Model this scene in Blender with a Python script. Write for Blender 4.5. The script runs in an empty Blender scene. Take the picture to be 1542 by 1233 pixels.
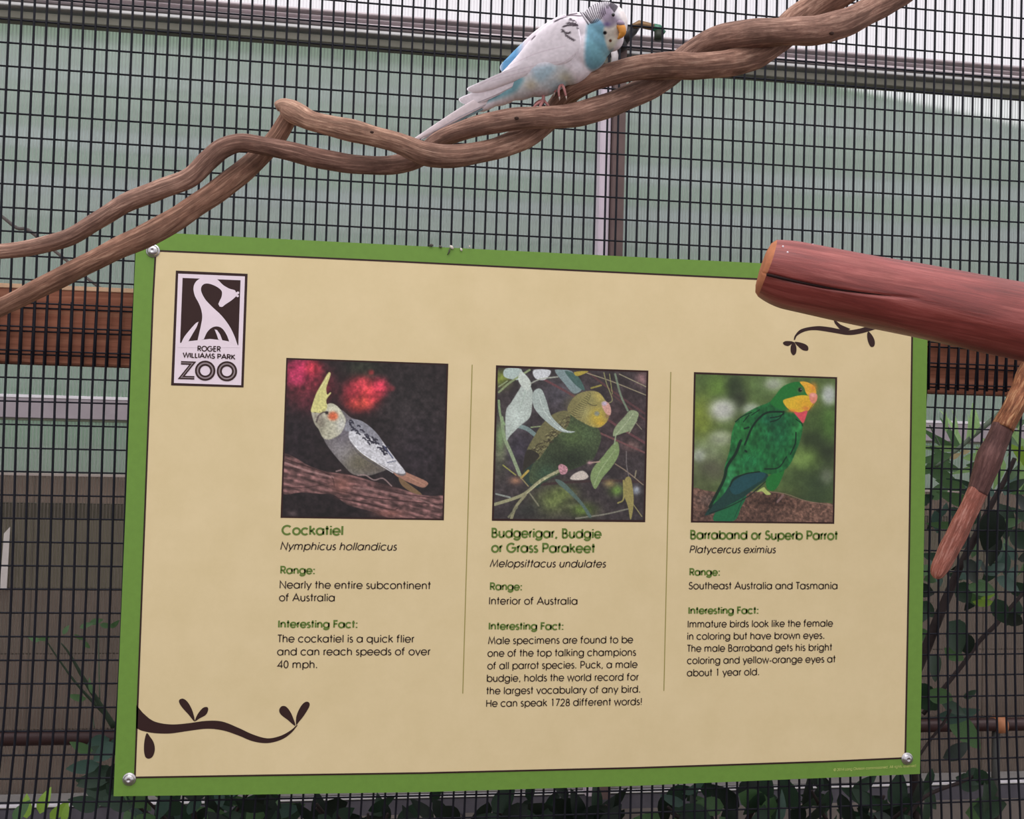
import bpy, bmesh, math, random
import numpy as np
from mathutils import Vector, Matrix, Quaternion

# ------------------------------------------------------------------ camera
FPX = 1500.0                       # focal length in pixels of the 1542 x 1233 frame
RV = (-2.26885737e-02, -1.37025661e-01, 2.66543804e-02)
TV = (39.1861915, 121.87926, 1131.99379)
SIGN_Z = 1.35                      # height of the sign's centre over the floor (m)
def _rot(r):
    r = np.array(r); t = np.linalg.norm(r); k = r/t
    K = np.array([[0,-k[2],k[1]],[k[2],0,-k[0]],[-k[1],k[0],0]])
    return np.eye(3)+math.sin(t)*K+(1-math.cos(t))*K@K
RM = _rot(RV); CP = -RM.T@np.array(TV)          # (right, down, away) mm
def w3(v, pt=True):
    return Vector((v[0], v[2], -v[1]))*(.001 if pt else 1) + (Vector((0,0,SIGN_Z)) if pt else Vector((0,0,0)))
CAM = w3(CP); CR = w3(RM[0],False); CD = w3(RM[1],False); CF = w3(RM[2],False)
def at(px, py, Y):
    """point of the plane y=Y (m) lying behind picture point (px,py) of the survey photograph"""
    d = CR*((px-771)/FPX)+CD*((py-616.5)/FPX)+CF
    return CAM+d*((Y-CAM.y)/d.y)
def mmpx(px, py, Y):
    return (at(px+1,py,Y)-at(px,py,Y)).length
scene = bpy.context.scene
cd = bpy.data.cameras.new('camera'); co = bpy.data.objects.new('camera', cd)
scene.collection.objects.link(co); scene.camera = co
cd.sensor_fit = 'HORIZONTAL'; cd.sensor_width = 36.0; cd.lens = 36.0*FPX/1542; cd.clip_start = .02; cd.clip_end = 200
up = -CD; rm = Matrix((CR, up, -CF)).transposed().to_4x4(); rm.translation = CAM; co.matrix_world = rm

# ------------------------------------------------------------------ light
scene.view_settings.view_transform = 'Standard'; scene.view_settings.look = 'None'
scene.view_settings.gamma = 1; scene.view_settings.exposure = 0.06; scene.view_settings.use_curve_mapping = False
wd = bpy.data.worlds.new('overcast_sky'); scene.world = wd; wd.use_nodes = True
nt = wd.node_tree; nt.nodes.clear()
o_ = nt.nodes.new('ShaderNodeOutputWorld'); b_ = nt.nodes.new('ShaderNodeBackground')
tc = nt.nodes.new('ShaderNodeTexCoord'); sp = nt.nodes.new('ShaderNodeSeparateXYZ'); cr = nt.nodes.new('ShaderNodeValToRGB')
nt.links.new(tc.outputs['Generated'], sp.inputs[0]); nt.links.new(sp.outputs['Z'], cr.inputs[0])
nt.links.new(cr.outputs[0], b_.inputs[0]); nt.links.new(b_.outputs[0], o_.inputs[0])
cr.color_ramp.elements[0].position = 0.0; cr.color_ramp.elements[0].color = (.78,.78,.80,1)
cr.color_ramp.elements[1].position = 0.45; cr.color_ramp.elements[1].color = (1,.98,1,1)
b_.inputs[1].default_value = 1.12
def area(name, loc, tgt, size, power, col=(1,1,1)):
    l = bpy.data.lights.new(name,'AREA'); l.shape='RECTANGLE'; l.size=size[0]; l.size_y=size[1]; l.energy=power; l.color=col
    ob = bpy.data.objects.new(name,l); scene.collection.objects.link(ob); ob.location = loc
    ob.rotation_euler = (Vector(tgt)-Vector(loc)).to_track_quat('-Z','Y').to_euler()
    return ob
area('overhead_fill', (-.3,-1.1,3.6), (0,0,1.3), (2.6,1.6), 34, (1,.98,.98))  # unseen area lamp added overhead for highlights on the log top

# ------------------------------------------------------------------ helpers
COL = scene.collection
def L1(c): c/=255.; return c/12.92 if c<=.04045 else ((c+.055)/1.055)**2.4
def rgb(r,g,b): return (L1(r),L1(g),L1(b),1)
def tag(o, label=None, cat=None, group=None, kind=None):
    if label: o['label']=label
    if cat: o['category']=cat
    if group: o['group']=group
    if kind: o['kind']=kind
    return o
def empty(name, loc, parent=None):
    o = bpy.data.objects.new(name,None); COL.objects.link(o); o.location=loc; o.empty_display_size=.05
    if parent: o.parent=parent
    return o
def reparent(o, parent):
    o.parent = parent; m = wm(parent); o.matrix_parent_inverse = m.inverted()
def wm(o):
    m = Matrix.LocRotScale(o.location, o.rotation_euler, o.scale)
    return (wm(o.parent)@o.matrix_parent_inverse@m) if o.parent else m
def mesh_obj(name, verts, faces, mat=None, parent=None, smooth=False, uvs=None):
    me = bpy.data.meshes.new(name); me.from_pydata([tuple(v) for v in verts], [], faces)
    if mat: me.materials.append(mat)
    if uvs is not None:
        l = me.uv_layers.new(name='UVMap'); li = np.empty(len(me.loops),np.int32); me.loops.foreach_get('vertex_index',li)
        l.data.foreach_set('uv', np.array(uvs,np.float32)[li].ravel())
    if smooth: me.polygons.foreach_set('use_smooth',[True]*len(me.polygons))
    me.update(); o = bpy.data.objects.new(name,me); COL.objects.link(o)
    if parent: reparent(o,parent)
    return o
class MB:
    def __init__(s): s.v=[]; s.f=[]; s.uv=[]
    def add(s, v, f, uv=None):
        n=len(s.v); s.v+= [Vector(p) for p in v]; s.f+=[tuple(i+n for i in q) for q in f]; s.uv+= (uv or [(0,0)]*len(v))
    def box(s, lo, hi, bev=0):
        (x0,y0,z0),(x1,y1,z1)=lo,hi; b=bev
        if b<=0:
            s.add([(x0,y0,z0),(x1,y0,z0),(x1,y1,z0),(x0,y1,z0),(x0,y0,z1),(x1,y0,z1),(x1,y1,z1),(x0,y1,z1)],
              [(3,2,1,0),(4,5,6,7),(0,1,5,4),(1,2,6,5),(2,3,7,6),(3,0,4,7)]); return
        bm=bmesh.new(); bmesh.ops.create_cube(bm,size=1)
        for v in bm.verts: v.co=Vector(((x0+x1)/2+v.co.x*(x1-x0),(y0+y1)/2+v.co.y*(y1-y0),(z0+z1)/2+v.co.z*(z1-z0)))
        bmesh.ops.bevel(bm,geom=bm.edges[:],offset=b,segments=2,affect='EDGES')
        bm.verts.index_update(); s.add([v.co.copy() for v in bm.verts],[tuple(v.index for v in f.verts) for f in bm.faces]); bm.free()
    def tube(s, pts, rad, n=8, cap=True, noise=None):
        m=len(pts); pts=[Vector(p) for p in pts]
        if not hasattr(rad,'__len__'): rad=[rad]*m
        t0=(pts[1]-pts[0]).normalized(); a=Vector((0,-1,0)); a=(a-t0*a.dot(t0))
        if a.length<.1: a=Vector((1,0,0))-t0*t0.x
        a.normalize(); V=[];U=[]; L=0
        for i,p in enumerate(pts):
            t=(pts[min(i+1,m-1)]-pts[max(i-1,0)]).normalized(); a=(a-t*a.dot(t)).normalized(); b=t.cross(a)
            if i: L+=(pts[i]-pts[i-1]).length
            for k in range(n):
                an=2*math.pi*k/n; r=rad[i]*(1+(noise(i,k,L,an) if noise else 0))
                V.append(p+a*math.cos(an)*r+b*math.sin(an)*r); U.append((L,k/n))
        F=[(i*n+k,i*n+(k+1)%n,(i+1)*n+(k+1)%n,(i+1)*n+k) for i in range(m-1) for k in range(n)]
        if cap: F+=[tuple(range(n-1,-1,-1)), tuple((m-1)*n+k for k in range(n))]
        s.add(V,F,U)
    def ellipsoid(s, c, r, rotm=None, nu=20, nv=12):
        V=[];F=[]
        for j in range(nv+1):
            ph=math.pi*j/nv
            for i in range(nu):
                th=2*math.pi*i/nu; v=Vector((r[0]*math.sin(ph)*math.cos(th),r[1]*math.sin(ph)*math.sin(th),r[2]*math.cos(ph)))
                if rotm: v=rotm@v
                V.append(Vector(c)+v)
        for j in range(nv):
            for i in range(nu): F.append((j*nu+i,j*nu+(i+1)%nu,(j+1)*nu+(i+1)%nu,(j+1)*nu+i)[::-1])
        s.add(V,F)
    def build(s, name, mat=None, parent=None, smooth=False, uv=False):
        return mesh_obj(name,s.v,s.f,mat,parent,smooth,s.uv if uv else None)
def spline(P, k=6):
    """Catmull-Rom through rows of numbers"""
    P=[np.array(p,float) for p in P]; P=[2*P[0]-P[1]]+P+[2*P[-1]-P[-2]]; out=[]
    for i in range(1,len(P)-2):
        a,b,c,d=P[i-1:i+3]
        for q in range(k):
            t=q/k; out.append(.5*((2*b)+(c-a)*t+(2*a-5*b+4*c-d)*t*t+(3*b-a-3*c+d)*t**3))
    out.append(P[-2]); return out
def closed(P,k=5):
    P=[np.array(p,float) for p in P]; n=len(P); out=[]
    for i in range(n):
        a,b,c,d=P[i-1],P[i],P[(i+1)%n],P[(i+2)%n]
        for q in range(k):
            t=q/k; out.append(.5*((2*b)+(c-a)*t+(2*a-5*b+4*c-d)*t*t+(3*b-a-3*c+d)*t**3))
    return out

# ------------------------------------------------------------------ materials
class NM:
    def __init__(s,name):
        s.m=bpy.data.materials.new(name); s.m.use_nodes=True; s.t=s.m.node_tree; s.t.nodes.clear()
        s.out=s.n('OutputMaterial'); s.p=s.n('BsdfPrincipled'); s.l(s.p,0,s.out,0)
    def n(s,t,**k):
        x=s.t.nodes.new('ShaderNode'+t)
        for a,b in k.items(): setattr(x,a,b)
        return x
    def l(s,a,i,b,j): s.t.links.new(a.outputs[i],b.inputs[j])
    def coord(s,kind='Object',scale=(1,1,1),rot=(0,0,0)):
        c=s.n('TexCoord'); m=s.n('Mapping'); s.l(c,kind,m,0); m.inputs['Scale'].default_value=scale; m.inputs['Rotation'].default_value=rot; return m
    def noise(s,vec,scale,detail=4,rough=.6,dist=0):
        x=s.n('TexNoise'); s.l(vec,0,x,0); x.inputs['Scale'].default_value=scale; x.inputs['Detail'].default_value=detail
        x.inputs['Roughness'].default_value=rough; x.inputs['Distortion'].default_value=dist; return x
    def ramp(s,src,stops,so=0):
        r=s.n('ValToRGB'); s.l(src,so,r,0); e=r.color_ramp.elements
        while len(e)<len(stops): e.new(.5)
        for q,(p,c) in zip(e,stops): q.position=p; q.color=c
        return r
    def mix(s,f,a,b,mode='MIX',fac=None):
        x=s.n('Mix',data_type='RGBA',blend_type=mode)
        if f is not None: s.l(f,0,x,0)
        else: x.inputs[0].default_value=fac
        for i,q in ((6,a),(7,b)):
            if isinstance(q,tuple): x.inputs[i].default_value=q
            else: s.t.links.new(q.outputs[2 if q.bl_idname=='ShaderNodeMix' else 0],x.inputs[i])
        return x
    def color(s,q):
        s.t.links.new(q.outputs[2 if q.bl_idname=='ShaderNodeMix' else 0], s.p.inputs['Base Color'])
    def bump(s,src,strength=.3,dist=.001):
        b=s.n('Bump'); s.l(src,0,b,'Height'); b.inputs['Strength'].default_value=strength; b.inputs['Distance'].default_value=dist; s.l(b,0,s.p,'Normal'); return b
    def set(s,**k):
        for a,b in k.items(): s.p.inputs[a.replace('_',' ')].default_value=b
        return s
def plain(name,c,rough=.6,metal=0,var=.08,scale=60,spec=.3):
    m=NM(name); v=m.coord('Object'); nz=m.noise(v,scale); lo=tuple(x*(1-var) for x in c[:3])+(1,); hi=tuple(min(1,x*(1+var)) for x in c[:3])+(1,)
    m.color(m.ramp(nz,[(.3,lo),(.7,hi)])); m.set(Roughness=rough,Metallic=metal); m.p.inputs['Specular IOR Level'].default_value=spec; return m.m
def attr_mat(name,rough=.5,spec=.25,sss=0):
    m=NM(name); a=m.n('VertexColor',layer_name='Col'); m.l(a,0,m.p,'Base Color'); m.set(Roughness=rough); m.p.inputs['Specular IOR Level'].default_value=spec; return m.m
# ================================================================== structure
WY = .80                                   # greenhouse wall plane (m behind the sign)
TY = .016                                  # front of the timber rail
def zrow(px,py,Y): return at(px,py,Y).z
M_alu = plain('weathered_aluminium', rgb(204,192,196), .5, .1, .1, 30)
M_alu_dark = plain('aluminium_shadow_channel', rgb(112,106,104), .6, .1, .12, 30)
M_white = plain('white_flashing', rgb(225,220,226), .5, 0, .05, 20)
# polycarbonate: thin fluted glazing that scatters what lies behind it
def poly_mat(name, tint, rough, body, body_amt):
    m=NM(name); m.t.nodes.remove(m.p)
    rf=m.n('BsdfRefraction'); rf.inputs['Color'].default_value=tint; rf.inputs['Roughness'].default_value=rough; rf.inputs['IOR'].default_value=1.03
    df=m.n('BsdfDiffuse'); tr=m.n('BsdfTranslucent'); a=m.n('MixShader'); b=m.n('MixShader')
    v=m.coord('Object'); nz=m.noise(v,3,5,.65); big=m.ramp(nz,[(.35,tuple(x*.86 for x in body[:3])+(1,)),(.65,body)])
    m.l(big,0,df,0); m.l(big,0,tr,0); a.inputs[0].default_value=.35; m.l(df,0,a,1); m.l(tr,0,a,2)
    # flutes: vertical ribs every 6 mm, thin web between two skins
    w=m.n('TexWave',wave_type='BANDS',bands_direction='X',wave_profile='SIN'); m.l(v,0,w,0); w.inputs['Scale'].default_value=52; w.inputs['Distortion'].default_value=.12
    r=m.ramp(w,[(.0,(body_amt-.25,)*3+(1,)),(.55,(body_amt,)*3+(1,)),(1,(min(1,body_amt+.28),)*3+(1,))]); m.l(r,0,b,0)
    m.l(rf,0,b,1); m.l(a,0,b,2); m.l(b,0,m.out,0); return m.m
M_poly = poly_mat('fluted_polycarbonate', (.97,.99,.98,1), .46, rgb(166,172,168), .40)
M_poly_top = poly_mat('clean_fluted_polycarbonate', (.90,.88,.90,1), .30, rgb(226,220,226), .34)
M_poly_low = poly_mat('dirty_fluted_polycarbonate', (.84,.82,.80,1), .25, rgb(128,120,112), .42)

wall = tag(empty('wall_back',(0,WY,0)), kind='structure')
zt = zrow(560,30,WY); zb = zrow(560,70,WY); zm0 = zrow(0,594,WY); zm1 = zrow(0,629,WY); zg=zrow(0,711,WY)
xp = at(914,300,WY).x; zs = zrow(0,1213,WY)
def fluted(name,x0,x1,z0,z1,mat,Y=WY):
    """a sheet with shallow vertical ribs, 6 mm apart"""
    n=int((x1-x0)/.006); V=[];F=[]
    for i in range(n*2+1):
        x=x0+(x1-x0)*i/(2*n); y=Y+(.0006 if i%2 else 0)
        V+=[(x,y,z0),(x,y,z1)]
    for i in range(n*2): F.append((2*i,2*i+2,2*i+3,2*i+1))
    return mesh_obj(name,V,F,mat,wall,smooth=False)
XL,XR=-1.75,2.0
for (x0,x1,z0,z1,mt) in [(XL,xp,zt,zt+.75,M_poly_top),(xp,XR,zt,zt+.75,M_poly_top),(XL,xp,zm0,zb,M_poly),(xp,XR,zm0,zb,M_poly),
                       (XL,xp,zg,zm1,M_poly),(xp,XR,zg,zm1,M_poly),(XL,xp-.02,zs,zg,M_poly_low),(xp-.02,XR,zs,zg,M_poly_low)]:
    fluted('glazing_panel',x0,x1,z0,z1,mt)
# rails: each face is set out from the survey at its own depth
def rail(name,pt,pb,y0,y1,mat,bev=.002,px=560):
    y1=WY+.001; hi,lo=(zrow(px,pt,y0),zrow(px,pb,y1)) if px else (zrow(px,pt,y1),zrow(px,pb,y0))
    b=MB(); b.box((XL,y0,min(hi,lo)),(XR,y1,max(hi,lo)),bev); return b.build(name,mat,wall)
z=lambda py: zrow(560,py,WY)
rail('upper_rail_cap', 22.5,31, WY-.035, WY+.02, M_alu,.001)
rail('upper_rail_web', 30.5,39, WY-.030, WY+.02, M_alu,.001)
rail('upper_rail_web', 39.5,47, WY-.034, WY+.02, M_alu,.001)
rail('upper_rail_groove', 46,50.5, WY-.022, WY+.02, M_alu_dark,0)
rail('upper_rail_lip', 50,58, WY-.040, WY+.02, plain('grey_rail_lip',rgb(186,184,184),.5,.2,.08,30),.001)
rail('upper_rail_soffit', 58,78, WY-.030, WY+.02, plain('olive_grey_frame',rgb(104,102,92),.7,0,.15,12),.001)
rail('middle_rail', 597,628, WY-.008, WY+.02, plain('lilac_grey_rail',rgb(160,150,156),.6,.1,.1,20),.001,0)
rail('middle_rail_edge', 593,597.5, WY-.0095, WY+.02, M_white,.0006,0)
rail('middle_rail_drip', 628,632, WY-.005, WY+.02, plain('olive_grey_drip',rgb(104,108,92),.7),.0006,0)
rail('lower_rail', 711,715.5, WY-.003, WY+.02, plain('beige_rail',rgb(160,148,142),.7,0,.1,20),.0006,0)
# post, its white face to the left
b=MB(); b.box((at(914,300,WY).x,WY-.045,zs),(at(931,300,WY).x,WY+.02,z(50))); b.build('post',plain('dark_brown_post',rgb(98,80,78),.7,0,.12,25),wall)
b=MB(); b.box((at(897.5,300,WY).x,WY-.03,zs),(at(912.5,300,WY).x,WY+.02,z(77)),.002); b.build('post_flashing',plain('pale_lilac_flashing',rgb(206,192,204),.6,0,.04,20),wall)
# knee wall and sill
rail('sill',1209.5,1217,WY-.010,WY+.02,M_white,.001,0)
rail('sill_upstand',1196,1210,WY-.006,WY+.02,plain('pale_grey_upstand',rgb(142,138,136),.7),.001,0)
rail('sill_board',1217,1250,WY-.008,WY+.02,plain('slate_sill_board',rgb(84,80,88),.7,0,.15,30),.001,0)
for i in range(13):
    x=XL+i*.29; b=MB(); b.box((x+.002,WY-.03,.0),(x+.288,WY+.02,zrow(0,1250,WY-.03)),.003); b.build('knee_wall_board',plain('knee_wall_board',rgb(112,103,98),.8,0,.2,9),wall)
# boards behind the lower glazing; the dark one is a gap's darkness painted in
for (pt,pb,cc,nm) in [(713,757,(170,152,142),'beige'),(757,781,(92,90,78),'dark'),(781,886,(142,138,122),'grey_green'),(886,985,(152,138,130),'brown'),(985,1100,(154,138,130),'brown_b'),(1100,1213,(160,144,136),'brown_c')]:
    mt=plain(nm+'_backing_board',rgb(*cc),.85,0,.14,7)
    for i in range(4):
        x0=XL+i*.94; b=MB(); b.box((x0+.001,WY+.012,zrow(0,pb,WY+.012)+.001),(x0+.939,WY+.03,zrow(0,pt,WY+.012)-.0005),.001); b.build('backing_board',mt,wall)
p0=at(10,803,WY-.003); p1=at(7,888,WY-.003)
b=MB(); b.add([p0+Vector((-.004,0,0)),p0+Vector((.006,0,.012)),p1+Vector((.004,0,0)),p1+Vector((-.008,0,0))],[(3,2,1,0)]); v=b.v[:]
b.add([q+Vector((0,-.002,0)) for q in v],[(0,1,2,3)]); b.f+=[(0,1,5,4),(1,2,6,5),(2,3,7,6),(3,0,4,7)]
b.build('white_sealing_strip',plain('chalky_strip',rgb(196,188,184),.8),wall)

# heating pipe along the wall, below the sign
hp=MB(); zc=zrow(0,1112,WY-.1); hp.tube([(XL,WY-.1,zc),(at(176,1110,WY-.1).x,WY-.1,zc)],.0125,16); 
pipeL=hp.build('heating_pipe',plain('dark_brown_pipe',rgb(62,42,42),.4,.2,.2,20,.5),None,True)
tag(pipeL,'dark brown pipe running level behind the mesh at lower left','pipe')
hp=MB(); zc=zrow(1480,1091,WY-.1); hp.tube([(at(1330,1092,WY-.1).x,WY-.1,zc),(XR,WY-.1,zc)],.0125,16)
pipeR=hp.build('heating_pipe',bpy.data.materials['dark_brown_pipe'],None,True); tag(pipeR,'dark brown pipe behind the leaves at lower right, with an orange collar','pipe')
x=at(1507,1090,WY-.1).x; hp=MB(); hp.tube([(x-.014,WY-.1,zc),(x+.006,WY-.1,zc)],.017,16); hp.build('collar',plain('orange_pipe_collar',rgb(170,112,78),.5),pipeR,True)
x=at(1500,1100,WY-.1).x; hp=MB(); hp.tube([(x,WY-.1,zc-.012),(x,WY-.1,zrow(1500,1240,WY-.1))],.008,10); hp.build('drop_pipe',plain('grey_drop_pipe',rgb(66,66,64),.6),pipeR,True)

# outdoors seen blurred through the glazing
b=MB(); b.add([(-30,WY+.2,-.05),(30,WY+.2,-.05),(30,60,-.05),(-30,60,-.05)],[(0,1,2,3)]); g=b.build('ground',plain('pale_gravel_ground',rgb(150,150,140),.9,0,.2,2)); tag(g,kind='structure')
b=MB(); b.add([(-6,-5,0),(6,-5,0),(6,WY+.2,0),(-6,WY+.2,0)],[(0,1,2,3)]); g=b.build('floor',plain('brown_mulch_floor',rgb(92,76,64),.95,0,.4,12)); tag(g,kind='structure')
NB=tag(empty('neighbouring_wall',(0,2.0,0)),kind='structure')
cols=[(150,164,150),(134,150,134),(126,150,128),(160,174,162),(172,180,180),(122,144,124),(168,180,176),(140,156,142),(180,184,188),(136,152,136),(168,182,172),(164,176,166),(104,132,106)]
# horizontal cladding of the next house: (upper edge, lower edge as surveyed, at column, paint)
ga=at(1150,112,2.0); gb=at(1542,200,2.0); GX0=ga.x; GZ0=ga.z; GS=(gb.z-ga.z)/(gb.x-ga.x)
def top(x): return GZ0 if x<GX0 else GZ0+(x-GX0)*GS
CL=[(50,98,560,(134,160,132)),(98,132,560,(160,176,164)),(132,162,560,(172,184,180)),(162,196,560,(156,174,160)),(196,226,560,(140,160,144)),(226,256,560,(176,186,188)),(256,292,560,(142,164,146)),(292,322,560,(172,180,184)),(322,356,560,(166,178,172)),(356,400,560,(148,168,152)),
    (400,450,560,(150,170,156)),(450,500,560,(150,172,156)),(500,548,560,(146,168,150)),(548,600,560,(142,168,148)),(600,640,560,(120,156,124)),(640,678,560,(118,154,122)),(678,720,560,(132,156,132)),(720,800,560,(140,140,130))]
for k,(pa,pb,pc,cc) in enumerate(CL):
    z1=zrow(pc,pa,1.99); z0=zrow(pc,pb,1.99); V=[];F=[]
    if k==0: z1=2.9
    xs=np.linspace(-4,6,41)
    for x_ in xs:
        t=top(x_); a=min(z0,t); c=min(z1,t); V+=[(x_,1.998,a),(x_,2.0,c),(x_,2.03,a),(x_,2.03,c)]
    for i in range(40):
        q=4*i; F+=[(q,q+4,q+5,q+1),(q+1,q+5,q+7,q+3),(q+2,q+3,q+7,q+6),(q,q+2,q+6,q+4)]
    mesh_obj('siding_board',V,F,plain('painted_siding',rgb(*[c_*.62+q_*.38 for c_,q_ in zip(cc,(158,172,164))]),.8,0,.1,1.5),NB)
# timber rail the mesh is stapled to
def wood(name,c1,c2,c3,rough=.75,spec=.2,sx=2,sy=40,kind='Object',dist=.5,bs=.4):
    m=NM(name); v=m.coord(kind,(sx,sy,sy)); nz=m.noise(v,3,6,.65,dist); v2=m.coord(kind,(1,1,1)); n2=m.noise(v2,14,3,.5)
    a=m.ramp(nz,[(.3,c1),(.5,c2),(.72,c3)]); b=m.ramp(n2,[(.3,(.75,.75,.75,1)),(.7,(1.15,1.12,1.1,1))])
    m.color(m.mix(None,a,b,'MULTIPLY',.8)); m.set(Roughness=rough); m.p.inputs['Specular IOR Level'].default_value=spec; m.bump(nz,bs,.001); return m.m
M_timber=wood('red_brown_stained_timber',rgb(104,62,46),rgb(146,92,72),rgb(172,120,96))
M_black=plain('black_coated_wire',(.006,.006,.011,1),.55,0,.2,60,.18)
tz1=at(0,427,TY).z; tz0=at(0,545.5,TY).z
tim=MB(); tim.box((-1.7,TY,tz0),(1.9,TY+.036,tz1),.0015)
timber=tag(tim.build('timber_rail',M_timber),'long red-brown timber rail behind the wire mesh, hidden in the middle by the sign','timber')
b=MB(); b.box((-1.7,TY-.0015,tz1-.0042),(1.9,TY+.03,tz1+.0006),.0006); b.build('bright_arris',plain('lit_cream_edge',rgb(226,186,152),.7,0,.12,50),timber)  # light along the top arris, put into a cream-coloured strip
timber['label']='long red-brown timber rail behind the wire mesh, hidden in the middle by the sign'

# wire mesh grids (upper sheet and lower sheet lap over the timber)
MT,MX,MY=2.80111462e-03,-598.017770,-525.135976
def proj(X,Yd,Z):
    c=RM@np.array([X,Yd,Z])+np.array(TV); return 771+FPX*c[0]/c[2],616.5+FPX*c[1]/c[2]
def gridp(i,j):
    a=i*12.7;b=j*25.4;c,s=math.cos(MT),math.sin(MT); return proj(MX+a*c-b*s,MY+a*s+b*c,8)
def bx(i,y):
    a=gridp(i,0);b=gridp(i,8); return a[0]+(y-a[1])/(b[1]-a[1])*(b[0]-a[0])
def by(j,x):
    a=gridp(0,j);b=gridp(93,j); return a[1]+(x-a[0])/(b[0]-a[0])*(b[1]-a[1])
CX=[0.16,4.59,-4.9,-10.13,-10.49,-10.13,19.09,11.93]; CY=[2.64,-8.25,4.73,-1.08,-5.11,4.56,1.77,-6.18]
def lx(i,y):
    u=i/93.;v=(y-800)/400; v=max(-.95,min(1.15,v)); return bx(i,y)+float(np.dot(CX,[1,v,v*v,v**3,u,u*v,u*v*v,u*v**3]))
def ly(j,x):
    v=min(1.15,j/17.);u=(x-771)/771;u=max(-1.1,min(1.1,u)); return by(j+16,x)+float(np.dot(CY,[1,v,v*v,u,u*v,u*v*v,u*u,u*u*v]))
rng=random.Random(5)
def wires(sheet,Y,fx,fy,irange,jrange,ylo,yhi,xlo,xhi,r):
    vb=MB(); hb=MB()
    for i in irange:
        ph=rng.random()*6; am=rng.random()*.35
        ys=np.linspace(ylo(i),yhi(i),20); vb.tube([at(fx(i,y)+am*math.sin(ph+y/90),y,Y) for y in ys],r,6)
    for j in jrange:
        ph=rng.random()*6; am=rng.random()*.4
        xs=np.linspace(xlo,xhi,24); hb.tube([at(x,fy(j,x)+am*math.sin(ph+x/120),Y+.0012) for x in xs],r*.78,6)
    tag(vb.build('vertical_wires',M_black,sheet,True),kind='stuff'); tag(hb.build('horizontal_wires',M_black,sheet,True),kind='stuff')
us=tag(empty('wire_mesh_sheet',at(771,300,.008)),'upper sheet of black wire mesh, behind the perching bird and above the timber rail','wire mesh','black wire mesh sheets')
wires(us,.008,bx,by,range(-32,124),range(-22,15),lambda i:-620,lambda i:548+i*.46,-480,2040,.00130)
ls=tag(empty('wire_mesh_sheet',at(771,1000,.0115)),'lower sheet of black wire mesh, from the timber rail down past the sign foot','wire mesh','black wire mesh sheets')
wires(ls,.0115,lx,ly,range(-32,124),range(-4,36),lambda i:452+i*.52,lambda i:1860,-480,2040,.00130)
# ================================================================== sign
K=1.0
def ink(r,g,b): return rgb(r,g,b)
M_green=plain('printed_green',ink(106,142,60),.45,0,.05,120,.25)
M_cream=NM('printed_cream'); v=M_cream.coord('Object'); nz=M_cream.noise(v,16,5,.7)
M_cream.color(M_cream.ramp(nz,[(.3,ink(214,194,150)),(.7,ink(222,202,160))])); M_cream.set(Roughness=.5); M_cream.p.inputs['Specular IOR Level'].default_value=.2; M_cream=M_cream.m
M_dark=plain('dark_brown_ink',ink(50,28,26),.5,0,.04,50,.25)
M_text=plain('text_ink',ink(58,44,36),.5,0,.04,50,.25)
M_gtext=plain('green_ink',ink(98,120,54),.5,0,.04,50,.25)
M_olive=plain('olive_rule_ink',ink(150,140,76),.5,0,.04,50,.25)
M_pale=plain('pale_lilac_ink',ink(228,212,222),.5,0,.03,50,.25)
SF=0.0                                       # front face of the sign sheet
sign=tag(empty('information_sign',at(780,775,SF)),'large rectangular zoo information sign, cream with a green border, bolted to the wire mesh','sign')
def flat(name,pts,mat,lift,parent=None,thick=.00006,tri=None):
    """print: a flat patch lying on the sign sheet; pts in survey pixels"""
    V=[at(x,y,SF)+Vector((0,-lift,0)) for x,y in pts]; n=len(V)
    bm=bmesh.new(); vs=[bm.verts.new(q) for q in V]; f=bm.faces.new(vs); bm.normal_update()
    if f.normal.y>0: f.normal_flip()
    bmesh.ops.triangulate(bm,faces=[f],quad_method='BEAUTY',ngon_method='EAR_CLIP')
    me=bpy.data.meshes.new(name); bm.to_mesh(me); bm.free(); me.materials.append(mat)
    o=bpy.data.objects.new(name,me); COL.objects.link(o); reparent(o,parent or sign); return o
def edge(P,k=10): return [tuple(q) for q in spline(P,k)]
OUT=[(205.6,348.2),(400,358.6),(600,368.9),(860,382),(1125,395.2),(1398.5,408.7),(1396.9,501.9),(1391,835),(1385.3,1165.1),(1240,1171.2),(960,1182.9),(640,1192.4),(380,1196.2),(170.9,1198.8),(189,770),(201,450)]
INN=[(234.6,377.5),(400,384.6),(600,393.8),(860,406.8),(1128,419.6),(1374.5,431.6),(1373.4,500),(1369,820),(1363,1141),(1240,1146.6),(960,1155.8),(640,1163.6),(380,1167.4),(203.2,1170.3),(218.4,770),(230.5,450)]
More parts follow.
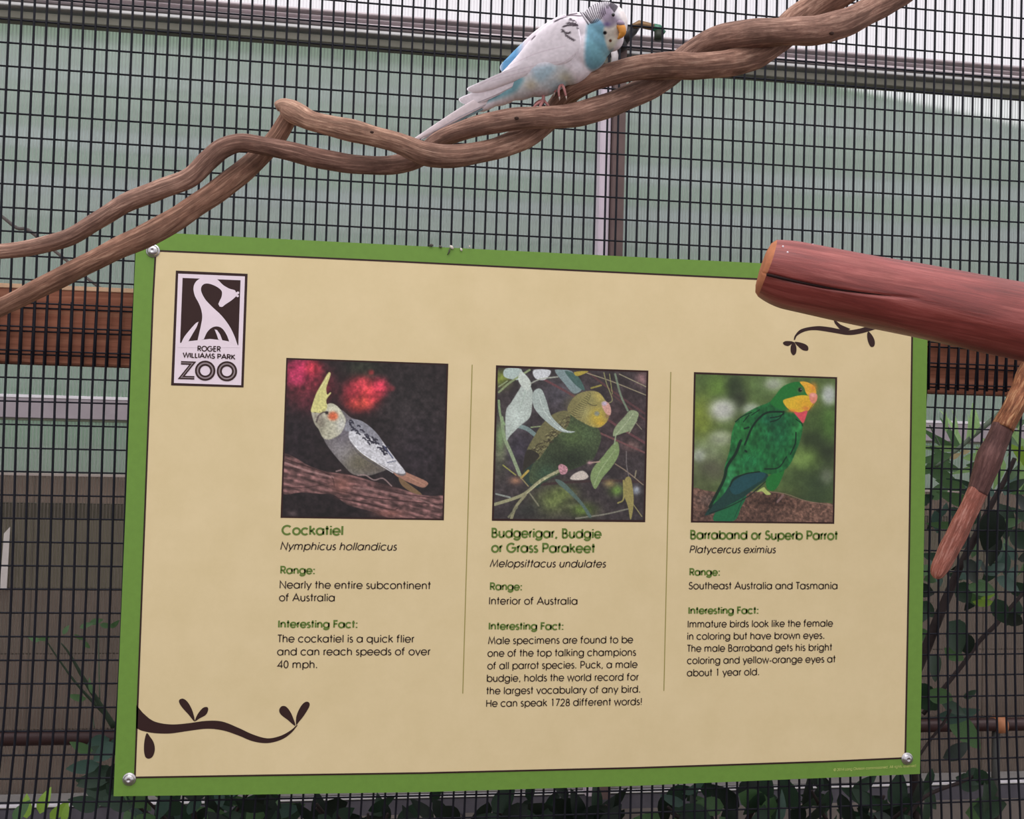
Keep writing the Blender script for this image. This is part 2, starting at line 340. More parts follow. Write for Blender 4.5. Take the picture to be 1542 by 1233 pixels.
# sheet body
V=[at(x,y,SF) for x,y in OUT]; n=len(V); Vb=[q+Vector((0,.004,0)) for q in V]
o=mesh_obj('sign_sheet',V+Vb,[tuple(range(n)),tuple(range(2*n-1,n-1,-1))]+[(i,n+i,n+(i+1)%n,(i+1)%n) for i in range(n)],M_green,sign)
bm=bmesh.new(); bm.from_mesh(o.data); bmesh.ops.recalc_face_normals(bm,faces=bm.faces[:]); bm.to_mesh(o.data); bm.free()
def ring(name,P,w,mat,lift,parent=None,close=True):
    """thin ruled line along the closed loop P (survey pixels), w pixels wide"""
    n=len(P); V=[]; F=[]
    for i in range(n):
        a=np.array(P[i-1 if (close or i) else i]);b=np.array(P[i]);c=np.array(P[(i+1)%n] if (close or i<n-1) else P[i])
        t1=(b-a)/(np.linalg.norm(b-a)+1e-9);t2=(c-b)/(np.linalg.norm(c-b)+1e-9)
        if not close and i==0: t1=t2
        if not close and i==n-1: t2=t1
        nn=np.array([-(t1+t2)[1],(t1+t2)[0]]); nn/=np.linalg.norm(nn); k=1/max(.35,abs(np.dot(nn,np.array([-t1[1],t1[0]])))); wi=w[i] if hasattr(w,'__len__') else w
        for sgn in (-1,1):
            q=b+nn*sgn*wi/2*k; V.append(at(q[0],q[1],SF)+Vector((0,-lift,0)))
    m=n if close else n-1
    for i in range(m):
        a,b_=2*i,2*((i+1)%n); F.append((a,a+1,b_+1,b_))
    o=mesh_obj(name,V,F,mat,parent or sign); return o
flat('cream_panel',INN,M_cream,.0002)
ring('border_line',INN,2.6,M_dark,.0004)

# ---- vine ornaments
def T(s,ox,oy): return lambda P:[(ox+x/s,oy+y/s) for x,y in P]
t1=T(4.535,160,1000)
def clos(P,k=5): return [tuple(q) for q in closed(P,k)]
orn=flat('vine_ornament',t1([(206,278)]+[tuple(q) for q in spline([(218,292),(260,340),(330,390),(440,410),(560,402),(680,386),(790,390),(900,432),(1000,478),(1100,505),(1190,488),(1260,450),(1303,412)],5)]+[tuple(q) for q in spline([(1306,418),(1262,470),(1195,515),(1100,538),(1000,525),(900,485),(800,452),(690,440),(560,455),(440,472),(330,470),(250,455),(215,440)],5)]+[(203,436)]),M_dark,.0004)
for P in [[(604,390),(560,340),(515,290),(497,255),(505,238),(530,236),(560,262),(590,320)],[(606,388),(625,340),(660,298),(690,292),(696,312),(680,345),(640,368)],
          [(1290,420),(1240,380),(1195,345),(1181,315),(1195,288),(1225,287),(1255,320),(1280,375)],[(1297,412),(1300,350),(1330,285),(1362,256),(1386,262),(1386,290),(1350,350),(1318,390)],
          [(277,470),(300,495),(325,535),(332,585),(318,628),(292,644),(268,632),(258,585),(262,520)]]:
    flat('ornament_leaf',t1(clos(P)),M_dark,.00045)
t2=T(3.081,1100,320)
ornb=flat('vine_ornament',t2([tuple(q) for q in spline([(296,592),(305,562),(340,535),(400,526),(470,532),(530,541),(600,535),(680,512),(740,515),(790,530),(838,560)],5)]+[tuple(q) for q in spline([(838,525),(790,500),(740,480),(690,485),(640,508),(600,530)],3)][:0]+[tuple(q) for q in spline([(838,540),(838,470),(700,470)],3)][:0]+[(838,520),(760,500),(700,520),(640,545),(570,564),(520,564),(450,552),(390,546),(340,555),(305,590)]),M_dark,.0004) if False else None
up_=[tuple(q) for q in spline([(293,590),(300,568),(330,540),(400,527),(460,532),(500,540),(545,546),(600,538),(650,522),(700,505),(770,490),(838,478)],5)]
dn_=[tuple(q) for q in spline([(838,556),(800,533),(755,524),(715,525),(660,545),(600,562),(545,568),(480,558),(400,546),(350,550),(310,570),(298,592)],5)]
flat('vine_ornament',t2(up_+dn_),M_dark,.0004)
flat('ornament_leaf',t2([(466,470),(482,496),(510,520),(556,540),(540,550),(505,540),(484,515)]),M_dark,.00045)
for P in [[(290,600),(270,618),(250,615),(243,604),(258,596)],[(293,600),(305,625),(303,652),(290,662),(279,645),(280,618)],[(298,600),(335,606),(358,620),(358,640),(335,638),(312,620)],[(640,552),(660,575),(669,600),(665,620),(650,622),(638,600),(633,570)]]:
    flat('ornament_leaf',t2(clos(P)),M_dark,.00045)

# ---- dividers
ring('divider_line',[(711,549),(704,797),(696.8,1044)],1.3,M_olive,.0004,close=False)
ring('divider_line',[(1010,560),(1005,800),(999.6,1040)],1.3,M_olive,.0004,close=False)

# ---- logo plaque
t3=T(6.49,250,400); lq=[(97,48),(798,80),(758,1190),(50,1170)]
logo=flat('logo_plaque',t3(lq),M_dark,.0004)
flat('logo_ground',t3([(120,78),(772,105),(735,1168),(78,1146)]),M_pale,.0005,logo)
flat('logo_field',t3([(163,120),(729,143),(707,780),(640,765),(560,745),(430,742),(300,745),(138,760)]),M_dark,.0006,logo)
M_pale2=M_pale
neck=[tuple(q) for q in spline([(345,122),(300,150),(275,190),(270,240),(285,300),(320,365),(345,430),(355,500),(345,570),(330,640),(308,735),(305,760)],5)]+[(620,765)]+[(622,745)]+[tuple(q) for q in spline([(615,740),(590,670),(545,610),(490,595),(440,615),(400,660),(372,718)],5)][::1]
neckA=[tuple(q) for q in spline([(345,118),(300,150),(275,190),(270,240),(285,300),(320,365),(345,430),(355,500),(345,570),(330,640),(308,735)],5)]+[(372,718)]+[tuple(q) for q in spline([(372,716),(400,655),(440,612),(490,594),(545,610),(590,670),(620,745)],5)]+[(700,778)]+[tuple(q) for q in spline([(700,778),(670,690),(620,590),(545,490),(450,400),(385,330),(348,260),(345,215),(365,185),(400,175),(450,185),(510,215),(545,250),(545,300),(525,345),(512,375)],5)]+[tuple(q) for q in spline([(525,400),(550,403),(580,380),(640,340),(680,305),(690,290),(712,275),(715,258),(700,253),(685,262),(672,240),(620,225),(560,190),(520,150),(490,128)],4)]
flat('giraffe_emblem',t3(neckA),M_pale,.0007,logo)
flat('giraffe_emblem',t3([tuple(q) for q in spline([(318,548),(290,565),(240,620),(180,695),(148,760)],4)]+[(215,745)]+[tuple(q) for q in spline([(222,735),(265,660),(300,600),(318,550)],4)]),M_pale,.0007,logo)
flat('giraffe_emblem',t3([(475,622),(500,630),(528,670),(555,738),(512,720),(495,670)]),M_pale,.0007,logo)
flat('giraffe_emblem',t3([(700+13*math.cos(a),297+12*math.sin(a)) for a in np.linspace(0,6.283,12,endpoint=False)]),M_pale,.0007,logo)
flat('logo_ground_lower',t3([(138,756),(225,738),(300,730),(430,716),(560,730),(640,745),(708,780),(720,800),(110,800)]),M_pale,.00065,logo)

# ---- monoline lettering --------------------------------------------------
def arc(cx,cy,rx,ry,a0,a1,n=14):
    return [(cx+rx*math.cos(math.radians(a0+(a1-a0)*i/n)),cy+ry*math.sin(math.radians(a0+(a1-a0)*i/n))) for i in range(n+1)]
X=.735; r=X/2
def O(cx,cy=r,rr=r,a0=0,a1=360,n=22): return arc(cx,cy,rr,rr,a0,a1,n)
G={}
def g(c,adv,*st): G[c]=(adv,[list(s) for s in st])
g(' ',.386); 
g('a',.95,O(.44),[(.81,0),(.81,X)]); g('b',.95,O(.51),[(.14,0),(.14,1.03)])
g('c',.84,O(.44,a0=42,a1=318)); g('d',.95,O(.44),[(.81,0),(.81,1.03)])
g('e',.90,[(.08,.36)]+[(.80,.36)]+O(.44,a0=2,a1=325)[1:]); g('f',.50,[(.18,0),(.18,.80)]+arc(.37,.80,.19,.22,180,80,8),[(.03,X-.03),(.40,X-.03)])
g('g',.94,O(.44),[(.80,X),(.80,.02)]+arc(.44,.0,.36,.28,0,-160,12)); 
g('h',.82,[(.13,0),(.13,1.03)],[(.13,.42)]+arc(.40,.42,.27,.30,170,0,10)+[(.67,0)])
g('i',.28,[(.14,0),(.14,X)],[(.14,.89),(.14,1.04)]); g('j',.28,[(.14,-.2),(.14,X)])
g('k',.72,[(.13,0),(.13,1.03)],[(.60,X),(.14,.36)],[(.28,.46),(.66,0)]); g('l',.28,[(.14,0),(.14,1.03)])
g('m',1.30,[(.13,0),(.13,X)],[(.13,.45)]+arc(.38,.45,.25,.28,170,0,9)+[(.63,0)],[(.63,.45)]+arc(.88,.45,.25,.28,170,0,9)+[(1.13,0)])
g('n',.82,[(.13,0),(.13,X)],[(.13,.42)]+arc(.40,.42,.27,.31,170,0,10)+[(.67,0)])
g('o',.90,O(.45)); g('p',.95,O(.51),[(.14,-.28),(.14,X)]); g('q',.95,O(.44),[(.81,-.28),(.81,X)])
g('r',.42,[(.13,0),(.13,X)],[(.13,.45)]+arc(.34,.45,.21,.27,170,80,6))
g('s',.54,arc(.26,.54,.16,.19,40,200,9)+arc(.26,.19,.19,.18,110,-45,9)[1:]+arc(.26,.19,.19,.18,-60,-150,5))
g('t',.46,[(.22,0),(.22,1.03)],[(.04,X-.02),(.40,X-.02)])
g('u',.82,[(.13,X),(.13,.30)]+arc(.40,.30,.27,.30,180,360,12)+[(.67,X)],[(.67,0),(.67,.3)])
g('v',.74,[(.05,X),(.37,0),(.69,X)]); g('w',1.12,[(.05,X),(.30,0),(.56,X),(.82,0),(1.07,X)])
g('x',.68,[(.06,X),(.62,0)],[(.62,X),(.06,0)]); g('y',.74,[(.05,X),(.38,.02)],[(.70,X),(.24,-.28)])
g('A',1.02,[(.05,0),(.51,1),(.97,0)],[(.2,.33),(.82,.33)]); 
g('B',.82,[(.14,0),(.14,1),(.36,1)]+arc(.38,.76,.22,.24,90,-90,9)+[(.14,.52)],[(.38,.52)]+arc(.44,.26,.25,.26,90,-90,9)+[(.14,0)])
g('C',1.12,arc(.58,.5,.5,.5,45,315,24)); g('F',.68,[(.14,0),(.14,1),(.6,1)],[(.14,.55),(.58,.55)])
g('G',1.2,arc(.58,.5,.5,.5,48,360,24)+[(.62,.5)]); g('H',.95,[(.14,0),(.14,1)],[(.81,0),(.81,1)],[(.14,.53),(.81,.53)])
g('I',.30,[(.15,0),(.15,1)]); g('M',1.26,[(.12,0),(.27,1),(.63,.12),(.99,1),(1.14,0)])
g('N',1.02,[(.14,0),(.14,1),(.88,0),(.88,1)]); g('P',.82,[(.14,0),(.14,1),(.42,1)]+arc(.44,.73,.27,.27,90,-90,10)+[(.14,.46)])
g('R',.84,[(.14,0),(.14,1),(.42,1)]+arc(.44,.74,.26,.26,90,-90,10)+[(.14,.48)],[(.38,.48),(.74,0)])
g('S',.70,arc(.35,.75,.22,.25,30,230,11)+arc(.34,.26,.27,.26,75,-160,14)[1:]); g('T',.62,[(.31,0),(.31,1)],[(.02,1),(.60,1)])
g('O',1.18,arc(.59,.5,.5,.5,0,360,28)); g('L',.64,[(.14,1),(.14,0),(.56,0)]); g('W',1.3,[(.04,1),(.34,0),(.65,1),(.96,0),(1.26,1)])
g('K',.86,[(.14,0),(.14,1)],[(.72,1),(.16,.48)],[(.28,.58),(.78,0)]); g('E',.74,[(.62,1),(.14,1),(.14,0),(.62,0)],[(.14,.53),(.6,.53)])
g('Z',.8,[(.08,1),(.7,1),(.08,0),(.72,0)])
g('0',.76,arc(.38,.5,.27,.5,0,360,22)); g('1',.76,[(.28,.97),(.42,1),(.42,0)],[(.28,.93),(.42,.97)]); g('2',.76,arc(.37,.71,.26,.29,165,-30,11)+[(.08,0),(.66,0)])
g('4',.76,[(.56,0),(.56,1),(.06,.27),(.70,.27)]); g('7',.76,[(.10,1),(.64,1),(.26,0)]); g('8',.76,arc(.38,.74,.21,.25,0,360,16),arc(.38,.25,.27,.26,0,360,18))
g('.',.38,[(.17,-.03),(.17,.14)]); g(',',.38,[(.22,.1),(.12,-.14)]); g(':',.38,[(.18,-.03),(.18,.14)],[(.18,.58),(.18,.75)])
g('!',.38,[(.17,0),(.17,.1)],[(.17,.28),(.17,1)]); g('-',.46,[(.08,.3),(.38,.3)]); g('©',1.1,arc(.55,.5,.48,.5,0,360,22),arc(.55,.5,.24,.25,45,315,12))
def ribbon(S,P,w):
    """mitred ribbon; P in glyph units"""
    P=[np.array(p,float) for p in P]; n=len(P); cl=np.linalg.norm(P[0]-P[-1])<1e-6
    if cl: P=P[:-1]; n-=1
    base=len(S[0])
    for i in range(n):
        if cl: a,b,c=P[i-1],P[i],P[(i+1)%n]; t1=b-a;t2=c-b
        else:
            b=P[i]; t1=b-P[i-1] if i else P[1]-b; t2=P[i+1]-b if i<n-1 else b-P[i-1]
        t1=t1/(np.linalg.norm(t1)+1e-9);t2=t2/(np.linalg.norm(t2)+1e-9)
        nn=np.array([-(t1+t2)[1],(t1+t2)[0]]); L=np.linalg.norm(nn)
        nn=nn/L if L>1e-6 else np.array([-t1[1],t1[0]])
        k=1/max(.42,abs(np.dot(nn,[-t1[1],t1[0]])))
        for sg in (-1,1): S[0].append(b+nn*sg*w/2*k)
    for i in range(n if cl else n-1):
        a,c=base+2*i,base+2*((i+1)%n); S[1].append((a,a+1,c+1,c))
def text(s,x0,y0,x1,y1,cap,w,mat,italic=0,name='lettering',parent=None,lift=.00045,curve=0):
    """one line of lettering, baseline from (x0,y0) to (x1,y1) in survey pixels"""
    S=([],[]); pen=0; first=None; wg=w/cap
    for ch in s:
        adv,st=G[ch]
        if italic or mat is M_text: pass
        for q in st: ribbon(S,[(pen+x+(y*italic),y) for x,y in q],wg)
        pen+=adv+(.03 if w/cap>.14 else 0)
    A=np.array(S[0]); lo,hi=A[:,0].min(),A[:,0].max(); sc=1/(hi-lo)
    lean=-.036+.022*(x0-200)/1200                       # plumb lines of the sheet lean in the photograph
    V=[]
    for gx,gy in A:
        u=(gx-lo)*sc; px=x0+(x1-x0)*u+gy*cap*(-lean); py=y0+(y1-y0)*u-gy*cap
        V.append(at(px,py,SF)+Vector((0,-lift,0)))
    return mesh_obj(name,V,S[1],mat,parent or sign)
RG=1.62; BD=2.9
def col(rows):
    for (s,x0,y0,x1,y1,cap,kind) in rows:
        text(s,x0,y0,x1,y1,cap,{'t':BD,'b':2.4,'r':RG,'i':RG}[kind],M_gtext if kind in 'tb' else M_text,.2 if kind=='i' else 0,'heading' if kind in 'tb' else 'text_line')
col([("Cockatiel",423.7,804.4,516.8,805.3,13.0,'t'),("Nymphicus hollandicus",422,827.3,597.6,828.5,10.9,'i'),("Range:",422,863.2,474,863.9,10.3,'b'),
("Nearly the entire subcontinent",421,885.4,648.2,886.7,10.7,'r'),("of Australia",420,904.7,504.1,905,10.7,'r'),("Interesting Fact:",418.7,944.4,538.2,944.9,10.3,'b'),
("The cockatiel is a quick flier",418.1,966.6,623.5,967,10.7,'r'),("and can reach speeds of over",417.1,986.2,647.8,986,10.7,'r'),("40 mph.",416.7,1005.5,477.5,1005.4,10.7,'r')])
col([("Budgerigar, Budgie",739.9,808.6,905.9,809.9,12.8,'t'),("or Grass Parakeet",739.2,830.9,895.4,831.8,12.8,'t'),("Melopsittacus undulates",737.2,853.4,912.4,854,10.6,'i'),("Range:",737.5,887.7,785.9,888.4,10,'b'),
("Interior of Australia",736.3,909.6,869.4,909.9,10.4,'r'),("Interesting Fact:",735.7,947.4,848.2,947.8,10,'b'),("Male specimens are found to be",734.8,969.4,953.3,967.8,10.2,'r'),
("one of the top talking champions",733.8,988.4,957.7,986.8,10.2,'r'),("of all parrot species. Puck, a male",733.6,1007.3,959.9,1005,10.2,'r'),("budgie, holds the world record for",732.9,1026.1,961.3,1024,10.2,'r'),
("the largest vocabulary of any bird.",732.4,1045,963.8,1042.3,10.2,'r'),("He can speak 1728 different words!",731.9,1063.9,966.2,1061,10.2,'r')])
col([("Barraband or Superb Parrot",1039,811.1,1260.9,812.3,12.2,'t'),("Platycercus eximius",1038,832.2,1168.1,832.5,10.3,'i'),("Range:",1037.9,865.9,1083.8,866.2,9.6,'b'),
("Southeast Australia and Tasmania",1036.8,886.7,1260.9,886.7,10.1,'r'),("Interesting Fact:",1036.3,923.8,1141.8,923.6,9.6,'b'),("Immature birds look like the female",1035.3,944.4,1254.2,943,9.9,'r'),
("in coloring but have brown eyes.",1034.7,962.8,1240.9,961.3,9.9,'r'),("The male Barraband gets his bright",1034.7,981.1,1252.5,979.2,9.9,'r'),("coloring and yellow-orange eyes at",1034.2,999.3,1257.7,996.9,9.9,'r'),("about 1 year old.",1034,1017.8,1142.8,1016.1,9.9,'r')])
text("© 2014 Long Division commissioned. All rights reserved".replace('v','v').replace('D','O'),1255,1160.6,1379,1154.2,3.6,.5,plain('pale_green_ink',ink(196,204,120),.5),0,'small_print')
def lt(x,y): return (250+x/6.49,400+y/6.49)
a,b_=lt(308,833),lt(535,838); text("ROGER",*a,*b_,7.2,1.55,M_dark,0,'logo_lettering',logo,.0008)
a,b_=lt(163,893),lt(678,915); text("WILLIAMS PARK",*a,*b_,6.6,1.5,M_dark,0,'logo_lettering',logo,.0008)
for (s,xa,xb,w_,m_,lf) in [('O',300,468,8.2,M_dark,.0008),('O',513,680,8.2,M_dark,.0008)]:
    cx,cy=(384,1026) if xa==300 else (596,1032)
    for rr,ww,mm,lf in [(73,50,M_dark,.0008),(73,14,plain('logo_inline_grey',ink(142,126,130),.5) if xa==300 else bpy.data.materials['logo_inline_grey'],.0009)]:
        ring('logo_lettering',[lt(cx+rr*math.cos(t)*1.02,cy+rr*math.sin(t)) for t in np.linspace(0,2*math.pi,40,endpoint=False)],ww/6.49,mm,lf,logo)
zp=[(142,945),(286,950),(142,1100),(278,1104)]
for ww,mm,lf in [(34,M_dark,.0008),(8,bpy.data.materials['logo_inline_grey'],.0009)]:
    ring('logo_lettering',[lt(*q) for q in [(148,949),(262,953),(150,1092),(278,1096)]],ww/6.49,mm,lf,logo,close=False)

# ---- bolts
M_steel=plain('zinc_plated_steel',rgb(190,186,190),.28,.9,.12,80,.5)
for (x,y,rp) in [(230.5,377.7,10.6),(1365.7,1142,8.6),(194.8,1172.9,10.2)]:
    c=at(x,y,SF); R_=rp*mmpx(x,y,SF); m=MB()
    prof=[(1.0,0),(1.0,.0008/R_),(.92,.0012/R_),(.80,.0014/R_),(.78,.30),(.62,.48),(.40,.58),(.2,.62),(.16,.50),(0.02,.50)]
    V=[];F=[];n=24
    for (pr,ph) in prof:
        for k in range(n):
            t=2*math.pi*k/n; V.append(c+Vector((R_*pr*math.cos(t),-ph*R_,R_*pr*math.sin(t))))
    for i in range(len(prof)-1):
        for k in range(n): F.append((i*n+k,i*n+(k+1)%n,(i+1)*n+(k+1)%n,(i+1)*n+k))
    F.append(tuple((len(prof)-1)*n+k for k in range(n)))
    m.add(V,F); m.build('bolt',M_steel,sign,True)
# ================================================================== printed photographs (flat prints: colours painted per vertex)
M_print=attr_mat('photo_print_ink',.42,.3)
def vnoise(x,y,sc,seed):
    rg=np.random.RandomState(seed); g_=rg.rand(128,128); X_=x/sc+17.3;Y_=y/sc+9.1
    i=np.floor(X_).astype(int);j=np.floor(Y_).astype(int);fx=X_-i;fy=Y_-j;fx=fx*fx*(3-2*fx);fy=fy*fy*(3-2*fy);i%=127;j%=127
    return (g_[j,i]*(1-fx)+g_[j,i+1]*fx)*(1-fy)+(g_[j+1,i]*(1-fx)+g_[j+1,i+1]*fx)*fy
class Paint:
    def __init__(s,quad,n,base):
        u=np.linspace(0,1,n); uu,vv=np.meshgrid(u,u); q=[np.array(k,float) for k in quad]; s.n=n
        P=(q[0][:,None,None]*(1-uu)+q[1][:,None,None]*uu)*(1-vv)+(q[3][:,None,None]*(1-uu)+q[2][:,None,None]*uu)*vv
        s.x,s.y=P[0],P[1]; s.c=np.ones((n,n,3))*np.array(base,float)
    w=None
    def put(s,m,col,alpha=1):
        if s.w is not None: m=m*s.w
        m=(m*alpha)[...,None]; s.c=s.c*(1-m)+np.array(col,float)*m if not (isinstance(col,np.ndarray) and col.ndim==3) else s.c*(1-m)+col*m
    def blob(s,cx,cy,rx,ry,col,alpha=1,rot=0,hard=1.):
        c,q=math.cos(math.radians(rot)),math.sin(math.radians(rot)); dx,dy=s.x-cx,s.y-cy
        d=((dx*c+dy*q)/rx)**2+((-dx*q+dy*c)/ry)**2; s.put(np.clip(np.exp(-d**hard),0,1),col,alpha)
    def pm(s,pts,feather=5,smooth=True,k=4):
        P=np.array(closed(pts,k) if smooth else pts,float); m=np.zeros_like(s.x)
        f=feather*2; sel=(s.x>P[:,0].min()-f)&(s.x<P[:,0].max()+f)&(s.y>P[:,1].min()-f)&(s.y<P[:,1].max()+f)
        x=s.x[sel];y=s.y[sel]; ins=np.zeros(x.shape,bool); dd=np.full(x.shape,1e9)
        for i in range(len(P)):
            ax,ay=P[i-1];bx_,by_=P[i]
            if (ay>by_)!=(ay<by_) or True:
                c=((ay>y)!=(by_>y)); 
                with np.errstate(divide='ignore',invalid='ignore'): c&=x<(bx_-ax)*(y-ay)/((by_-ay) if by_!=ay else 1e-9)+ax
                ins^=c
            vx,vy=bx_-ax,by_-ay;t=np.clip(((x-ax)*vx+(y-ay)*vy)/(vx*vx+vy*vy+1e-9),0,1)
            dd=np.minimum(dd,(x-ax-t*vx)**2+(y-ay-t*vy)**2)
        sd=np.sqrt(dd)*np.where(ins,1,-1); m[sel]=np.clip(sd/feather+.5,0,1); return m
    def poly(s,pts,col,feather=5,alpha=1,smooth=True): s.put(s.pm(pts,feather,smooth),col,alpha)
    def line(s,pts,w,col,alpha=1,smooth=True,feather=3,taper=0):
        P=np.array(spline(pts,5) if smooth and len(pts)>2 else pts,float); f=w+feather*2; m=np.zeros_like(s.x)
        sel=(s.x>P[:,0].min()-f)&(s.x<P[:,0].max()+f)&(s.y>P[:,1].min()-f)&(s.y<P[:,1].max()+f); x=s.x[sel];y=s.y[sel]; best=np.full(x.shape,-1e9)
        for i in range(len(P)-1):
            ax,ay=P[i];vx,vy=P[i+1]-P[i];t=np.clip(((x-ax)*vx+(y-ay)*vy)/(vx*vx+vy*vy+1e-9),0,1)
            ww=w*(1-taper*(i+t)/(len(P)-1)); best=np.maximum(best,ww/2-np.sqrt((x-ax-t*vx)**2+(y-ay-t*vy)**2))
        m[sel]=np.clip(best/feather+.5,0,1); s.put(m,col,alpha)
    def grain(s,amp,sc,seed,mask=None):
        nz=(vnoise(s.x,s.y,sc,seed)-.5)*2*amp; 
        if mask is not None: nz=nz*mask
        s.c=np.clip(s.c*(1+nz[...,None]),0,255)
    def build(s,name,tf,lift=.0005):
        n=s.n; V=[]; 
        for j in range(n):
            for i in range(n):
                px,py=tf(s.x[j,i],s.y[j,i]); V.append(at(px,py,SF)+Vector((0,-lift,0)))
        F=[(j*n+i,j*n+i+1,(j+1)*n+i+1,(j+1)*n+i) for j in range(n-1) for i in range(n-1)]
        o=mesh_obj(name,V,F,M_print,sign); a=o.data.color_attributes.new('Col','FLOAT_COLOR','POINT')
        c=np.clip(s.c,0,255)/255.; gy=c.mean(-1,keepdims=True); c=np.clip((gy+(c-gy)*.86)*1.03+.004,0,1); c=np.where(c<=.04045,c/12.92,((c+.055)/1.055)**2.4).reshape(-1,3); c=np.concatenate([c,np.ones((len(c),1))],1)
        a.data.foreach_set('color',c.astype(np.float32).ravel()); return o
def frame(name,quad,tf,w): flat(name,[tf(*q) for q in quad],M_dark,.0004)
PN=290
# 1 ---- grey cockatiel on a log
tf=lambda x,y:(410+x/4.568,530+y/4.568)
Q=[(97,40),(1211,80),(1180,1157),(57,1140)]; frame('photo_border',Q,tf,2)
p=Paint([(107,52),(1198,90),(1170,1145),(70,1130)],PN,(34,26,28)); gsc=p.grain
p.blob(950,400,260,330,(52,46,46),.7); p.blob(1000,700,200,260,(46,38,44),.8); p.blob(620,110,120,90,(44,48,36),.9); p.blob(180,600,120,200,(40,30,36),.7)
for a in [(240,230,190,160,(110,34,44),.8),(190,130,110,90,(190,40,84),.95),(150,180,60,50,(206,50,96),.8),(280,110,60,60,(196,44,60),.8),(330,230,90,90,(116,32,44),.6),(240,330,60,70,(90,34,46),.6),
          (600,300,120,110,(150,34,44),.85),(640,280,100,90,(222,58,60),.9),(740,240,60,60,(226,50,78),.95),(600,350,80,50,(228,74,60),.95),(620,220,50,45,(226,62,74),.9),(820,250,25,20,(170,50,60),.6),(560,270,60,80,(140,34,50),.6),(680,140,22,18,(170,50,50),.8),(700,300,50,40,(214,52,66),.8)]:
    p.blob(a[0],a[1],a[2],a[3],a[4],a[5],0,1.4)
p.grain(.28,28,1); p.grain(.14,12,2)
log_=[(60,715),(150,722),(230,770),(330,812),(430,830),(560,850),(700,890),(850,930),(1000,975),(1100,990),(1200,1000),(1200,1160),(850,1150),(700,1100),(520,1050),(420,980),(330,975),(200,965),(60,960)]
lm=p.pm(log_,7); p.put(lm,(108,74,72)); 
ph=p.y*1.0-p.x*.28; st=np.sin(ph/7+3*vnoise(p.x,p.y*3,60,5))*.5+vnoise(p.x*.25,ph,9,6)-.5
p.c=np.clip(p.c*(1+(st*.42*lm)[...,None]),0,255); p.grain(.3,24,8,lm)
for q,w in [([(90,735),(250,790),(400,850),(430,930)],7),([(440,950),(600,985),(760,1010),(1160,1050)],8),([(430,1000),(640,1040),(820,1085),(860,1075)],10),([(700,930),(900,975),(1160,1010)],5),([(80,930),(240,930),(400,900)],5)]: p.line(q,w,(56,34,34),.75)
p.line([(90,760),(240,815),(420,860)],12,(166,128,124),.6); p.line([(560,930),(760,960),(1000,1010),(1160,1075)],12,(160,118,114),.55); p.blob(480,910,70,60,(150,92,78),.6); p.blob(800,1110,110,26,(138,84,74),.7)
p.blob(140,1110,30,20,(120,100,100),.6)
p.blob(780,920,110,30,(50,34,34),.75,18)
# tail
p.poly([(800,770),(930,830),(1062,890),(1062,920),(1030,932),(960,905),(850,850)],(160,112,92),4); p.poly([(870,860),(930,900),(1030,978),(960,965),(890,915)],(120,92,62),4)
p.line([(920,850),(1050,915)],5,(190,140,112),.7)
# body
body=[(480,400),(540,450),(620,480),(700,540),(770,640),(850,740),(920,830),(880,850),(800,810),(760,820),(660,850),(560,842),(500,790),(430,710),(370,630),(330,545),(290,480),(300,420),(380,360)]
bm_=p.pm(body,6); p.put(bm_,(112,106,108)); p.w=bm_; p.blob(600,760,120,90,(104,98,74),.8); p.blob(400,700,40,90,(84,76,82),.7,-35); p.blob(470,680,80,70,(150,146,146),.6); p.blob(500,530,60,110,(104,98,110),.7,20); p.blob(700,800,90,40,(92,82,70),.7)
p.w=None
# head
hd=[(268,405),(300,420),(350,380),(400,352),(450,375),(490,430),(505,480),(470,560),(400,600),(350,590),(320,530),(290,490)]
p.poly(hd,(178,176,152),7); p.w=p.pm(hd,7); p.blob(430,400,70,50,(206,204,176),.9); p.blob(340,540,40,50,(146,142,120),.8); p.blob(320,450,40,40,(140,130,118),.8); p.blob(480,500,40,60,(196,196,190),.8)
p.w=None
p.poly([(266,408),(280,350),(305,280),(345,210),(385,143),(402,150),(385,205),(372,250),(378,292),(398,278),(404,284),(372,330),(378,380),(350,418),(300,415)],(206,200,122),4); p.line([(330,250),(392,150)],6,(226,218,150),.8); p.line([(300,380),(350,260)],6,(186,178,100),.5)
p.blob(418,440,36,32,(216,96,56),.97,0,2.2); p.line([(380,415),(350,415),(318,440),(305,480)],11,(84,70,70),.85); p.blob(376,418,12,12,(40,30,30),.9,0,2); p.blob(335,490,30,30,(120,112,96),.8)
# wing
p.poly([(525,575),(545,500),(600,470),(680,530),(740,590),(800,670),(860,750),(915,830),(850,830),(760,780),(680,740),(610,690),(550,630)],(196,196,202),5)
p.poly([(520,470),(600,468),(680,520),(740,585),(760,640),(730,640),(680,590),(620,560),(560,545),(500,540)],(132,132,142),5)
rg=random.Random(2)
for k in range(34):
    t=rg.random(); x_=525+t*260; y_=482+t*190+rg.uniform(-20,44); a=rg.uniform(-.4,1.4); L=rg.uniform(16,30)
    p.line([(x_,y_),(x_+L*.5*math.cos(a),y_+L*.5*math.sin(a)-5),(x_+L*math.cos(a),y_+L*math.sin(a))],11,(46,44,58),.9)
p.line([(770,650),(800,690),(830,730)],9,(70,76,110),.8); p.line([(790,760),(850,748)],7,(70,76,100),.7); p.line([(540,600),(600,680),(700,750),(830,830)],6,(232,232,236),.8); p.line([(535,620),(610,712),(740,790)],7,(84,78,86),.6)
for q in ([(440,820),(470,812)],[(590,848),(640,846),(700,880),(760,868),(820,920)]): p.line(q,9,(150,124,122),.85)
p.grain(.12,10,21,bm_)
p.grain(.08,8,22); p.build('photo_print',tf)

